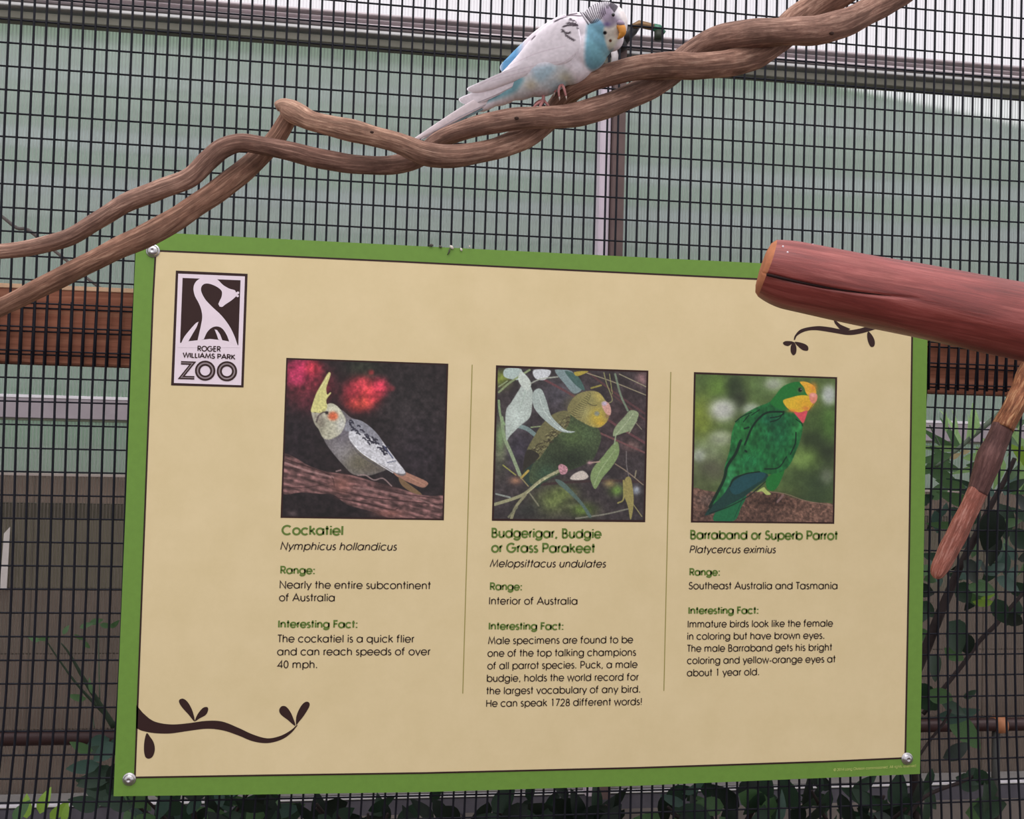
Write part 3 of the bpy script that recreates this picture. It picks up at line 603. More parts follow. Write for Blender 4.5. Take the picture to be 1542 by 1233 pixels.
# 2 ---- green budgerigar among leaves
tf=lambda x,y:(730+x/4.742,540+y/4.742)
Q=[(80,47),(1168,85),(1145,1167),(50,1157)]; frame('photo_border',Q,tf,2)
p=Paint([(94,64),(1154,98),(1132,1152),(64,1142)],PN,(58,50,52))
p.blob(520,260,160,110,(74,70,78),.9); p.blob(230,640,140,150,(62,56,68),.9); p.blob(1000,450,200,200,(66,50,52),.9); p.blob(480,1020,130,100,(96,110,56),.9); p.blob(700,1080,90,50,(98,128,48),.9); p.blob(120,140,60,60,(128,146,48),.9); p.blob(110,640,50,160,(110,116,84),.8)
p.blob(560,960,90,60,(110,130,60),.7); p.blob(940,940,50,40,(92,128,50),.95); p.blob(1080,940,30,30,(150,160,170),.9); p.blob(1120,140,40,50,(150,110,110),.8); p.blob(300,1080,100,60,(48,50,46),.8); p.blob(1050,620,60,40,(120,90,84),.7)
p.grain(.2,34,31); p.grain(.12,14,32)
for q,w,c in [([(390,130),(640,270),(900,450),(1140,600)],16,(104,62,66)),([(740,100),(950,260),(1140,390)],14,(92,58,60)),([(820,530),(980,600),(1140,670)],13,(116,74,74)),([(900,250),(1150,440)],12,(88,58,58)),([(720,100),(900,160),(1150,260)],7,(150,140,110)),([(960,110),(1150,200)],7,(154,146,116)),
              ([(380,900),(620,880),(900,870),(1130,880)],18,(62,44,44)),([(930,750),(1020,810),(1130,900)],8,(140,120,100)),([(650,1140),(860,1110),(1030,1070)],10,(130,128,112)),([(850,100),(870,180),(910,290),(880,320)],7,(140,140,90)),([(890,110),(910,250)],6,(150,150,90)),([(930,110),(970,260),(1020,370)],14,(116,136,110)),
              ([(1010,660),(1012,760),(1030,850)],6,(120,112,110)),([(1080,460),(1120,505)],6,(130,120,100)),([(330,490),(420,480)],8,(140,160,110)),([(760,210),(830,190)],12,(150,140,60)),([(1080,800),(1070,850)],8,(150,140,110))]: p.line(q,w,c,.92)
# dark + pale leaves behind
p.poly([(500,80),(620,90),(700,200),(640,250),(570,180)],(120,140,142),5); p.poly([(570,90),(660,120),(715,225),(650,190)],(66,98,92),5)
p.poly([(150,70),(260,75),(250,150),(140,130)],(166,184,178),5); p.poly([(350,80),(470,85),(430,150),(360,140)],(196,200,204),6); p.poly([(640,95),(740,90),(660,125)],(176,156,56),4)
for q,w,c in [([(100,240),(180,170),(320,80)],14,(136,152,104)),([(100,200),(160,160)],8,(150,166,120)),([(240,480),(300,500),(360,545)],30,(112,136,134)),([(120,420),(140,560),(190,680),(250,830)],24,(140,158,120)),([(100,300),(110,400),(140,470)],16,(130,158,110)),([(130,760),(220,830)],9,(150,150,70))]: p.line(q,w,c,.95)
p.blob(110,560,28,90,(118,150,96),.9)
# tail & body
p.poly([(300,700),(340,740),(430,830),(380,920),(310,900),(270,820)],(40,60,50),5)
bd=[(600,380),(700,440),(800,490),(830,560),(810,640),(770,720),(700,760),(600,800),(520,830),(440,870),(380,900),(320,880),(330,780),(400,680),(470,560),(540,460)]
bm_=p.pm(bd,7); p.put(bm_,(66,80,52)); p.w=bm_; p.blob(620,560,120,90,(82,104,56),.8); p.blob(600,720,170,90,(34,42,30),.92); p.blob(500,600,60,120,(52,62,40),.8,-30); p.blob(440,830,80,70,(52,84,64),.7); p.blob(730,540,60,60,(76,98,60),.7)
p.w=None
p.poly([(300,655),(350,560),(400,480),(480,400),(580,370),(610,420),(580,500),(500,560),(440,640),(380,720),(320,720)],(108,104,66),5)
for k in range(60):
    t=rg.random(); x_=330+t*260; y_=680-t*270+rg.uniform(-50,50)*(1-.3*t)+20; p.line([(x_,y_),(x_+12,y_-9),(x_+24,y_-4)],6,(56,48,34),.75)
for k in range(26):
    t=rg.random(); x_=330+t*240; y_=690-t*250+rg.uniform(-40,50); p.line([(x_,y_),(x_+14,y_-8)],4,(176,170,116),.7)
p.poly([(290,670),(330,650),(390,690),(350,740),(290,790),(270,810)],(48,44,36),4)
# head
p.poly([(590,370),(610,310),(660,255),(740,230),(810,240),(855,290),(895,360),(890,400),(870,450),(820,490),(760,485),(690,450),(640,420)],(138,130,78),6); p.blob(640,330,60,60,(112,106,64),.7); p.w=p.pm([(590,370),(610,310),(660,255),(740,230),(810,240),(855,290),(895,360),(890,400),(870,450),(820,490),(760,485),(690,450),(640,420)],6)
p.blob(820,270,50,45,(186,166,80),.9); p.blob(800,410,70,60,(196,168,50),.92); p.blob(830,460,50,30,(204,164,46),.9); p.blob(740,300,60,34,(138,132,76),.8); p.blob(710,380,50,50,(166,160,100),.7)
for k in range(14): p.line([(600+k*11,400-k*12),(640+k*9,420-k*13),(690+k*5,420-k*12)],4,(70,64,40),.75)
p.line([(735,318),(775,335),(800,330)],7,(84,76,50),.8); p.blob(800,392,20,18,(120,130,126),.9,0,2)
p.w=None
p.poly([(835,330),(850,306),(885,318),(902,370),(893,405),(872,398),(850,370)],(204,150,136),4); p.blob(853,320,20,16,(180,170,196),.9,0,2); p.blob(872,410,14,12,(140,90,70),.7)
# big pale leaves
p.poly([(290,160),(340,230),(338,330),(320,420),(250,480),(180,550),(152,575),(150,380),(190,310),(240,230)],(170,182,174),5); p.line([(300,190),(260,330),(170,540)],5,(140,160,146),.7); p.blob(230,420,50,70,(198,212,204),.7,20)
p.poly([(345,240),(400,215),(440,300),(470,400),(520,460),(580,510),(645,520),(600,530),(520,510),(440,450),(380,390),(345,330)],(160,174,168),4); p.line([(380,250),(430,380),(540,500),(630,522)],4,(206,216,208),.8)
p.poly([(260,90),(330,170),(300,230),(240,160)],(190,200,190),6); p.line([(320,180),(400,145),(520,130)],10,(170,176,160),.8)
p.poly([(915,550),(930,490),(1000,410),(1040,368),(1095,385),(1085,440),(1040,510),(990,530),(940,548)],(136,152,112),4); p.line([(940,540),(1000,470),(1060,390)],5,(176,186,150),.8); p.line([(1030,530),(1085,440)],8,(156,166,130),.8)
p.poly([(755,830),(780,770),(850,690),(880,650),(940,590),(960,640),(950,700),(900,780),(840,850),(790,930),(760,880)],(124,148,92),4); p.line([(780,900),(830,790),(930,650)],5,(160,178,130),.8); p.line([(935,545),(925,610)],9,(150,170,130),.9)
p.poly([(505,860),(560,880),(640,960),(700,1030),(760,1120),(740,1130),(690,1050),(600,960),(520,890)],(82,104,96),4)
p.poly([(1000,860),(1040,850),(1060,960),(1060,1060),(1040,1150),(1020,1050),(990,960)],(150,138,76),4); p.line([(990,870),(990,1000),(950,1030)],10,(160,150,80),.9); p.line([(1060,1040),(1120,1125)],7,(150,140,90),.9)
p.poly([(610,860),(640,820),(700,800),(740,840),(700,865)],(196,184,172),6); p.blob(890,890,40,26,(150,130,80),.9)
# perch twig and feet
p.line([(70,1040),(200,1000),(290,960),(400,870),(530,800)],22,(150,148,110),1); p.line([(290,970),(220,1060),(190,1140)],20,(138,134,100),1); p.line([(170,1130),(230,1060)],14,(120,120,90),.9); p.line([(320,960),(385,1050)],10,(128,126,100),.9); p.line([(180,990),(80,965)],12,(150,160,150),.8)
p.line([(300,960),(400,880),(520,800)],7,(184,182,140),.8); p.poly([(525,765),(550,752),(590,780),(580,820),(545,825),(530,800)],(186,130,140),3); p.line([(740,745),(820,735)],9,(180,150,130),.9); p.blob(748,742,18,14,(186,140,146),.9); p.blob(220,870,40,26,(170,120,90),.9); p.line([(260,850),(310,800)],16,(190,160,70),.9); p.line([(250,840),(310,910)],8,(150,140,90),.9)
p.grain(.16,9,42,bm_)
p.grain(.10,7,41); p.build('photo_print',tf)

# 3 ---- green parrot with yellow face on a branch
tf=lambda x,y:(1030+x/4.933,550+y/4.933)
Q=[(73,50),(1137,88),(1115,1177),(50,1167)]; frame('photo_border',Q,tf,2)
p=Paint([(86,66),(1122,100),(1102,1165),(66,1155)],PN,(82,104,52))
for a in [(180,120,120,120,(74,98,48)),(250,160,80,100,(96,132,50)),(380,160,70,130,(44,58,36)),(420,260,60,90,(48,54,40)),(600,150,130,120,(92,120,64)),(690,130,90,60,(140,156,116)),(120,400,120,180,(122,138,44)),(170,640,140,100,(128,142,104)),(200,780,140,100,(92,90,72)),(120,880,100,90,(80,90,54)),(1000,480,160,160,(66,92,44)),(960,560,110,80,(40,52,32)),(1050,660,100,100,(38,46,34)),(900,700,120,100,(96,126,56)),(820,820,100,90,(70,92,48)),(1000,880,150,120,(44,60,38)),(1080,420,60,120,(76,116,48)),(1060,820,50,60,(110,120,96)),(860,700,80,60,(110,140,66)),(950,1000,150,60,(52,72,42))]:
    p.blob(a[0],a[1],a[2],a[3],a[4],.85,0,1.2)
for a in [(285,330,100,85,(190,192,184)),(500,330,70,50,(158,170,148)),(270,540,90,60,(150,160,128)),(1075,220,55,75,(186,194,188)),(660,140,60,40,(150,160,136)),(110,670,50,50,(150,158,140))]: p.blob(*a[:4],a[4],.95,0,1.6)
p.grain(.1,40,51)
br=[(50,925),(160,930),(260,940),(560,940),(700,945),(820,985),(950,1015),(1130,1040),(1130,1180),(50,1180)]
lm=p.pm(br,6); p.put(lm,(112,80,66)); p.blob(640,1010,180,60,(52,34,28),.8); p.blob(560,1130,160,50,(58,40,34),.7); p.blob(160,1120,90,50,(64,46,40),.7); p.blob(180,1000,90,50,(92,76,70),.7); p.grain(.3,16,52,lm); p.grain(.2,7,53,lm)
p.line([(330,940),(700,945),(900,1005),(1120,1042)],6,(150,120,100),.7)
# tail
p.poly([(330,960),(460,960),(420,1060),(370,1155),(220,1155),(250,1060)],(22,104,60),5); p.line([(440,980),(370,1140)],6,(14,70,44),.8)
p.poly([(160,1100),(220,1000),(290,860),(350,830),(480,800),(600,790),(620,840),(540,900),(440,980),(330,1040),(240,1090),(160,1115)],(22,60,54),5); p.poly([(340,900),(430,820),(580,792),(600,830),(500,900),(380,960)],(24,76,84),6,.85)
p.line([(180,1085),(270,960),(330,900)],5,(10,26,24),.8); p.line([(620,850),(480,970),(330,1050),(190,1100)],8,(14,30,26),.8)
# legs
p.poly([(620,830),(740,770),(720,850),(680,920),(640,930),(610,900)],(26,116,44),4); p.poly([(540,940),(590,905),(610,925),(645,955),(610,962),(580,935)],(170,186,96),3); p.line([(735,965),(690,1015)],16,(126,96,92),.95); p.line([(690,960),(680,1030)],9,(50,36,34),.9)
# body
bd=[(690,240),(740,300),(840,380),(880,450),(860,560),(830,640),(790,730),(740,780),(650,810),(560,790),(470,800),(370,830),(330,900),(290,960),(240,1010),(190,1050),(230,960),(290,850),(300,760),(340,620),(355,500),(400,400),(520,320),(620,280)]
bm_=p.pm(bd,5); p.put(bm_,(24,104,48)); p.w=bm_; p.blob(430,480,70,110,(36,120,52),.8); p.blob(700,500,120,130,(20,92,54),.8); p.blob(840,480,40,90,(46,128,60),.7); p.blob(330,850,30,110,(52,140,84),.7,20); p.blob(500,720,100,60,(22,110,60),.7); p.blob(640,400,90,40,(16,84,60),.7); p.blob(440,360,80,30,(50,130,60),.6,-20); p.w=None
p.c=p.c*(1+((vnoise(p.x,p.y*.6,14,55)-.5)*.36*bm_)[...,None]); p.grain(.16,32,56,bm_)
for q,w in [([(740,345),(620,350),(550,400),(500,470),(450,590)],11),([(420,560),(380,660),(320,750),(290,860),(190,1050)],16),([(830,500),(825,580),(790,660)],8),([(640,390),(700,380),(740,360)],7),([(480,370),(440,420)],6),([(560,330),(500,370)],6),([(760,680),(700,760),(600,770)],7),([(560,790),(460,805),(370,845),(340,900)],7),([(880,450),(872,430),(830,400)],5),([(740,350),(700,400),(640,420)],6),([(380,420),(430,380),(500,350)],6),([(450,470),(480,460)],10),([(455,635),(462,640)],12)]: p.line(q,w*1.35,(8,34,24),.9)
for k in range(40):
    x_=rg.uniform(460,800); y_=rg.uniform(440,740); p.line([(x_,y_),(x_-14,y_+14),(x_-18,y_+34)],4,(14,72,40),.5)
# head
p.poly([(640,280),(680,220),(730,160),(800,128),(860,124),(900,150),(940,200),(930,240),(840,240),(740,268),(760,330),(700,320)],(26,116,44),5)
p.poly([(735,262),(790,240),(870,222),(930,230),(950,260),(965,285),(940,320),(905,345),(850,350),(800,340),(760,310)],(220,176,34),4); p.blob(900,280,60,34,(222,158,34),.8)
p.poly([(860,124),(910,124),(960,150),(980,190),(975,215),(930,230),(905,205),(890,165)],(226,166,40),4); p.blob(960,165,26,34,(232,140,40),.8)
p.poly([(815,345),(860,350),(915,335),(905,380),(885,428),(860,405)],(220,70,84),5); p.blob(905,320,30,16,(214,110,50),.8); p.blob(800,338,40,14,(232,120,40),.7)
p.poly([(930,215),(960,205),(988,220),(985,260),(960,285),(935,262)],(222,128,104),4); p.blob(958,222,22,14,(232,160,150),.9); p.line([(960,285),(925,340)],5,(120,60,30),.8)
p.blob(866,182,28,26,(90,110,60),.8,0,2); p.blob(861,182,15,17,(20,22,18),1,0,3); p.blob(868,178,4,4,(190,200,180),.9)
p.grain(.06,9,57); p.build('photo_print',tf)
# ================================================================== branches
def bark(name,c1,c2,c3,rough=.75,scl=1,spec=.2,bs=.8,bands=None):
    m=NM(name); tcn=m.n('TexCoord'); mp=m.n('Mapping'); m.l(tcn,'UV',mp,0); mp.inputs['Scale'].default_value=(48*scl,24,1)
    # streaks run along the stem: UV x is length in metres, y the turn around it
    n1=m.noise(mp,1.0,6,.7,.6); mp2=m.n('Mapping'); m.l(tcn,'Object',mp2,0); n2=m.noise(mp2,26*scl,4,.6); n3=m.noise(mp2,160,3,.6)
    a=m.ramp(n1,[(.28,c1),(.5,c2),(.70,c3)]); b=m.ramp(n2,[(.3,(.6,.57,.56,1)),(.68,(1.28,1.24,1.2,1))]); x=m.mix(None,a,b,'MULTIPLY',.85)
    d=m.ramp(n3,[(.35,(.85,.85,.85,1)),(.65,(1.12,1.12,1.12,1))]); x=m.mix(None,x,d,'MULTIPLY',.7)
    if bands:
        sx=m.n('SeparateXYZ'); m.l(tcn,'UV',sx,0); r=m.ramp(sx,bands); x=m.mix(None,x,r,'MULTIPLY',1)
    m.color(x); m.set(Roughness=rough); m.p.inputs['Specular IOR Level'].default_value=spec; m.bump(n1,bs,.0014); return m.m
M_vine=bark('grey_brown_vine_bark',rgb(82,58,50),rgb(140,106,92),rgb(190,156,138),bands=[(0,(1.6,1.72,1.7,1)),(.06,(1.4,1.45,1.4,1)),(.12,(1,1,1,1)),(1,(1,1,1,1))])
M_vine2=bark('reddish_vine_bark',rgb(78,56,50),rgb(136,104,92),rgb(184,150,134),bands=[(.30,(1.08,1.1,1.1,1)),(.36,(.74,.7,.7,1)),(.41,(.76,.72,.72,1)),(.48,(1,1,1,1))])
M_vine3=bark('red_brown_shoot_bark',rgb(80,54,44),rgb(136,100,84),rgb(178,142,122))
M_cut=plain('pale_cut_wood',rgb(206,170,138),.8,0,.18,90)
def stem(rows,mat,name,parent,n=20,k=8,amp=.085,seed=0,dy0=0,uvs=True,cap=True):
    """rows: px, py, radius in px, y offset (m) about BY"""
    R_=spline(rows,k); rng=np.random.RandomState(seed); ph=rng.rand(8)*6.28
    pts=[at(q[0],q[1],BY+q[3]+dy0) for q in R_]; rad=[max(.4,q[2])*mmpx(q[0],q[1],BY+q[3]) for q in R_]
    def nz(i,kk,L,an): return amp*(math.sin(2*an+ph[0]+L*23)*.5+math.sin(3*an+ph[1]-L*41)*.35+math.sin(L*90+ph[2])*.4+math.sin(L*210+an+ph[3])*.22)
    m=MB(); m.tube(pts,rad,n,cap,nz); return m.build(name,mat,parent,True,True)
BY=-.40
perch=tag(empty('twisted_perch_branch',at(640,230,BY)),'long perch of two intertwined brown vines, rising from far left to upper right','branch')
# vine A: low left shoot -> knob -> loop -> front of twist -> over the top
stem([(-420,640,14,-.01),(-240,568,14.5,-.01),(-70,490,15,-.01),(-20,472,15,-.01),(30,448,15.5,-.01),(100,413,16,-.01),(170,378,17,-.008),(240,345,17.5,-.005),(300,306,17,0),(350,270,16.5,.006),(395,232,15.5,.012),(418,205,14.5,.012),(436,176,13,.008)],M_vine3,'vine_shoot',perch,seed=1)
stem([(416,163,5,0),(420,161,10,0),(428,162,14,0),(440,168,17.5,-.001),(452,174,17,-.002),(470,183,14.5,-.004),(500,190,14.5,-.006),(530,197,16,-.008),(560,204,15,-.008),(590,212,15,-.01),(615,221,16,-.011),(640,231,17,-.012),(665,235,17,-.011),(695,234,17,-.008),(722,230,16.5,-.004),(750,223,16.5,.002),(775,214,17,.009),(800,200,18,.015),(825,180,18,.018),(842,158,18,.014),(856,140,17.5,.004),(872,129,17,-.004),(900,118,17,-.010),(949,105,18,-.013),(1000,99,18.5,-.012),(1050,99,18.5,-.010),(1095,95,18.5,-.004),(1135,84,19,.004),(1168,62,20,.012),(1195,36,21,.014),(1230,10,21,.010),(1270,-14,21,.002),(1320,-48,21,0),(1400,-100,21,-.012),(1500,-150,21,.0),(1640,-215,21,.010)],M_vine,'twined_vine',perch,seed=2)
# vine B: upper left shoot, dips under A, winds up behind
stem([(-420,400,11,.002),(-230,398,12,.002),(-70,384,12,.002),(-20,380,12.5,.002),(25,376,13,.002),(75,366,13,.002),(110,354,13.5,.002),(150,330,14,.002),(190,306,14,.002),(240,286,14.5,0),(285,268,15,0),(315,240,15,-.002),(335,223,14.5,-.004),(362,215,13.5,-.006),(395,219,14,-.006),(440,229,15,-.004),(490,241,15,0),(540,248,15,.004),(580,249,15,.008),(615,243,15,.014),(640,230,15,.018),(662,211,14.5,.014),(690,199,15,.004),(725,189,15.5,-.004),(765,181,16,-.008),(805,177,16,-.008),(850,175,16.5,-.007),(895,165,17,-.004),(940,149,17.5,0),(980,130,18,.006),(1010,108,18.5,.014),(1035,85,18.5,.016),(1060,68,19,.010),(1090,57,20,.000),(1130,51,20.5,-.008),(1180,48,21,-.012),(1230,46,20.5,-.010),(1275,33,20,-.008),(1315,12,19,-.004),(1350,-8,18.5,0),(1400,-40,18,.010),(1500,-110,19,.012),(1640,-190,19,-.010)],M_vine2,'twined_vine',perch,seed=3)
# knots and cut end
c=at(432,160,BY+.0); m=MB(); m.ellipsoid(c,(.0066,.0052,.0044),Matrix.Rotation(.25,3,'Y'),16,10); m.build('cut_knob',M_cut,perch,True)
for (x,y,dy,rr) in [(1252,50,-.019,2.6),(778,178,-.017,2.4),(560,199,-.017,2.0)]:
    c=at(x,y,BY+dy); q=rr*mmpx(x,y,BY+dy); m=MB(); m.ellipsoid(c,(q*1.5,q*.6,q),None,12,8); m.build('knot',plain('dark_knot',rgb(52,34,28),.9) if 'dark_knot' not in bpy.data.materials else bpy.data.materials['dark_knot'],perch,True)

# ---- thick red log
def M_logf():
    m=NM('red_peeled_log'); tcn=m.n('TexCoord'); mp=m.n('Mapping'); m.l(tcn,'UV',mp,0); mp.inputs['Scale'].default_value=(9,26,1); n1=m.noise(mp,1,7,.72,.4)
    mp2=m.n('Mapping'); m.l(tcn,'UV',mp2,0); mp2.inputs['Scale'].default_value=(14,5,1); n2=m.noise(mp2,1,4,.6,.8)
    a=m.ramp(n1,[(.25,rgb(88,34,34)),(.5,rgb(138,62,58)),(.74,rgb(182,104,98))]); b=m.ramp(n2,[(.3,(.8,.72,.66,1)),(.7,(1.15,1.1,1.12,1))]); x=m.mix(None,a,b,'MULTIPLY',.85)
    m.color(x); m.set(Roughness=.4); m.p.inputs['Specular IOR Level'].default_value=.6; m.bump(n1,.5,.0012); return m.m
LY=-.42
log=tag(empty('perch_log',at(1150,405,LY)),'thick red-brown peeled log with a blunt cut end, reaching in from the right','log')
# axis from the cut end to the right
A0=at(1155,407,LY); A1=at(1600,497,LY+.0); ax=(A1-A0).normalized(); Lg=(A1-A0).length; r0=49*mmpx(1158,407,LY); r1=55*mmpx(1590,490,LY)
sd=ax.cross(Vector((0,-1,0))).normalized(); fr=sd.cross(ax).normalized()   # sd ~ down/up, fr ~ toward viewer
if fr.y>0: fr=-fr
upv=fr.cross(ax).normalized()
if upv.z<0: upv=-upv
m=MB(); cut=MB(); nL,nA=150,200; V=[];U=[];F=[]
def crack(s): return -.31-.10*math.sin(s*30+.4)+.9*s
def crackdepth(s,an):
    # drying crack on the viewer's side, a little below the middle
    c=crack(s); w=.055; d=abs(an-c)
    L=1 if s<.07 else max(0,1-(s-.07)/.04)
    return .07*L*max(0,1-d/w)
NX=14
for i in range(nL+NX+1):
    t=min(1,i/nL); s=t*Lg+max(0,i-nL)/NX*.75; rr=r0+(r1-r0)*t
    e=1.0
    if s<.022: e=1
    for k in range(nA):
        an=-math.pi+2*math.pi*k/nA; e=1-(.07+.13*max(0,-math.sin(an)))*max(0,1-s/.022)**2; q=rr*e*(1+.018*math.sin(2*an+1+s*6)+.012*math.sin(3*an+s*22)+.006*math.sin(5*an+s*60)); q*=1-crackdepth(s,an)
        V.append(A0+ax*(s+(.0034*math.sin(an)-.0066*math.cos(an))*(1-t)**8)+fr*math.cos(an)*q+upv*math.sin(an)*q); U.append((s,k/nA))
for i in range(nL+NX):
    for k in range(nA): F.append((i*nA+k,(i+1)*nA+k,(i+1)*nA+(k+1)%nA,i*nA+(k+1)%nA))
lg=mesh_obj('log_body',V,F,M_logf(),log,True,U)
# cut face: bevelled rim, slightly domed
V2=[V[k] for k in range(nA)]; ringn=[1,.86,.6,.3]; VV=[];FF=[]
for j,sc in enumerate(ringn):
    for k in range(nA):
        p_=V2[k]; VV.append(A0+(p_-A0)*sc-ax*([0,.0032,.0048,.0052][j]))
for j in range(3):
    for k in range(nA): FF.append((j*nA+k,j*nA+(k+1)%nA,(j+1)*nA+(k+1)%nA,(j+1)*nA+k))
FF.append(tuple(3*nA+k for k in range(nA)))
mesh_obj('cut_end',VV,FF,bark('orange_cut_wood',rgb(140,84,58),rgb(176,114,82),rgb(196,142,108),.7,.6),log,True)
cr_=[]
for i in range(24):
    s_=.002+.10*i/23; an=crack(s_); rr=(r0+(r1-r0)*s_/Lg)*.972; cr_.append(A0+ax*(s_-.004-.0066*(1-s_/Lg)**8)+fr*math.cos(an)*rr+upv*math.sin(an)*rr)
m=MB(); m.tube(cr_,[.0011-.0008*i/23 for i in range(24)],6); m.build('drying_crack',plain('dark_crack',rgb(34,14,14),.9),log,True)
M_drop=plain('dried_white_droppings',rgb(226,214,220),.7)
for (x,y,s_) in [(1179,371,1.4),(1186,380,1.5),(1187,389,1.2),(1208,388,2.2),(1209,392,1.6),(1224,368,1.2),(1273,368,.9)]:
    an=math.acos(max(-1,min(1,0))); 
    # drop onto the log surface: solve along the view ray
    o_=CAM; d_=(at(x,y,LY)-CAM).normalized(); w_=o_-A0; a_=d_-ax*d_.dot(ax); b2=w_-ax*w_.dot(ax); rr=r0*1.003
    A_=a_.dot(a_);B_=2*a_.dot(b2);C_=b2.dot(b2)-rr*rr; D_=B_*B_-4*A_*C_
    if D_<=0: continue
    pt=o_+d_*((-B_-math.sqrt(D_))/(2*A_)); m=MB(); q=s_*.00048*1.1; m.ellipsoid(pt,(q,q*.5,q*1.1),None,8,6); m.build('dropping_speck',M_drop,log,True)

# ---- short peeled branch at lower right
BY=-.20
sb=tag(empty('hanging_branch',at(1412,858,BY)),'short slanting branch with peeled orange and pink patches, right of the sign','branch')
M_sb1=bark('purple_brown_bark',rgb(66,42,40),rgb(94,66,64),rgb(120,88,84),.7)
M_sb2=bark('peeled_pink_wood',rgb(110,58,46),rgb(150,92,80),rgb(196,148,136),.6)
M_sb3=bark('peeled_orange_wood',rgb(72,42,30),rgb(132,82,56),rgb(194,150,112),.6)
stem([(1700,330,20,.02),(1640,425,21,.02),(1580,520,22,.02),(1556,562,20,.012),(1538,595,17,.006),(1526,615,15.5,.0),(1510,645,15,0)],M_sb3,'peeled_bark_section',sb,seed=5,amp=.10)
stem([(1511,642,15,0),(1500,668,15.5,0),(1490,690,17.5,0),(1481,716,16,0),(1471,742,14,0)],M_sb1,'bark_section',sb,seed=6,amp=.06)
stem([(1473,738,13.8,0),(1462,760,14,0),(1450,785,14,0),(1437,812,13.5,0),(1425,836,13,0),(1416,854,12,0),(1411,866,8.5,0),(1409,871,3,0)],M_sb2,'peeled_bark_section',sb,seed=7,amp=.09)
# ================================================================== budgerigar
def pj(P):
    d=P-CAM; z=d.dot(CF); return 771+FPX*d.dot(CR)/z, 616.5+FPX*d.dot(CD)/z
BO=at(840,90,-.412); F_=(BO-CAM).normalized(); RT=(CR-F_*CR.dot(F_)).normalized(); DN=F_.cross(RT).normalized()
if DN.z>0: DN=-DN
a=pj(BO); q=pj(BO+RT*.001); su=.001/(q[0]-a[0]); q2=pj(BO+DN*.001); sv=.001/(q2[1]-a[1]); sm=(su+sv)/2; shx=(q[1]-a[1])/(q[0]-a[0])
def BP(u,v,w=0):
    """bird's own side-view frame: u along, v down (units of its drawing), w toward the viewer"""
    return BO+RT*((u-840)*su)+DN*((v-90)*sv-(u-840)*su*shx)-F_*(w*sm)
bird=tag(empty('budgerigar',at(825,158,-.41)),'white and sky-blue budgerigar with a barred grey head, perched on the twisted branch','bird')
def ell(m,u,v,w,a,b,c,rot=0,nu=24,nv=16):
    cs,sn=math.cos(math.radians(rot)),math.sin(math.radians(rot)); V=[];F=[]
    for j in range(nv+1):
        ph=math.pi*j/nv
        for i in range(nu):
            th=2*math.pi*i/nu; x=a*math.cos(ph); y=b*math.sin(ph)*math.cos(th); z_=c*math.sin(ph)*math.sin(th)
            V.append(BP(u+x*cs-y*sn,v+x*sn+y*cs,w+z_))
    for j in range(nv):
        for i in range(nu): F.append((j*nu+i,(j+1)*nu+i,(j+1)*nu+(i+1)%nu,j*nu+(i+1)%nu))
    m.add(V,F)
m=MB()
ell(m,908,38,2,35,34,30); ell(m,917,56,6,23,20,20,60); ell(m,894,58,0,31,36,30,0); ell(m,878,74,0,38,36,34,50)
ell(m,866,52,0,30,34,30,30); ell(m,842,84,0,52,45,36,-50); ell(m,826,98,0,58,42,36,-38); ell(m,818,112,0,44,34,33,-20); ell(m,798,118,0,44,27,28,-38); ell(m,772,134,0,40,17,20,-36); ell(m,748,148,0,36,10,13,-36); ell(m,862,98,0,34,30,30,-30)
tmp=m.build('body'); tmp.location=(0,0,0)
md=tmp.modifiers.new('r','REMESH'); md.mode='VOXEL'; md.voxel_size=.00055; md2=tmp.modifiers.new('s','SMOOTH'); md2.factor=.6; md2.iterations=26
dg=bpy.context.evaluated_depsgraph_get(); me=bpy.data.meshes.new_from_object(tmp.evaluated_get(dg)); bpy.data.objects.remove(tmp)
me.name='body'; M_feather=attr_mat('budgerigar_feathers',.75,.15)
body=bpy.data.objects.new('body',me); COL.objects.link(body); me.materials.clear(); me.materials.append(M_feather); me.polygons.foreach_set('use_smooth',[True]*len(me.polygons)); reparent(body,bird)
def bcoords(me):
    n=len(me.vertices); c=np.empty(n*3,np.float32); me.vertices.foreach_get('co',c); c=c.reshape(-1,3).astype(float)
    d=c-np.array(BO); x=d@np.array(RT)/su; y=(d@np.array(DN)+x*su*shx)/sv; w=-(d@np.array(F_))/sm; return x+840,y+90,w
class BPaint(Paint):
    def __init__(s,x,y,base): s.x,s.y=x,y; s.c=np.ones((len(x),3))*np.array(base,float)
    def apply(s,me):
        a=me.color_attributes.new('Col','FLOAT_COLOR','POINT'); c=np.clip(s.c,0,255)/255.; c=np.where(c<=.04045,c/12.92,((c+.055)/1.055)**2.4); c=np.concatenate([c,np.ones((len(c),1))],1); a.data.foreach_set('color',c.astype(np.float32).ravel())
x,y,w=bcoords(me); p=BPaint(x,y,(232,222,230))
C2=lambda P:[(780+a/6.425,b/6.425) for a,b in P]
p.poly(C2([(-600,900),(-300,760),(-100,700),(100,720),(300,640),(420,620),(500,700),(560,820),(420,930),(200,980),(0,960),(-300,1000),(-700,1100)]),(206,208,212),8)
p.poly(C2([(130,650),(300,620),(360,660),(330,720),(240,790),(170,760),(140,700)]),(150,184,202),10,.6); p.poly(C2([(300,900),(420,790),(480,800),(400,870),(330,930)]),(140,170,186),5,.7)
p.poly(C2([(-600,1080),(-300,830),(-60,740),(60,760),(20,840),(-40,900),(-200,960),(-500,1060)]),(112,160,172),7,.9)
p.blob(800,128,9,8,(200,188,160),.7); p.blob(851,118,10,9,(200,190,150),.55); p.blob(838,128,16,9,(168,186,196),.7); p.blob(815,142,22,6,(196,186,192),.8)
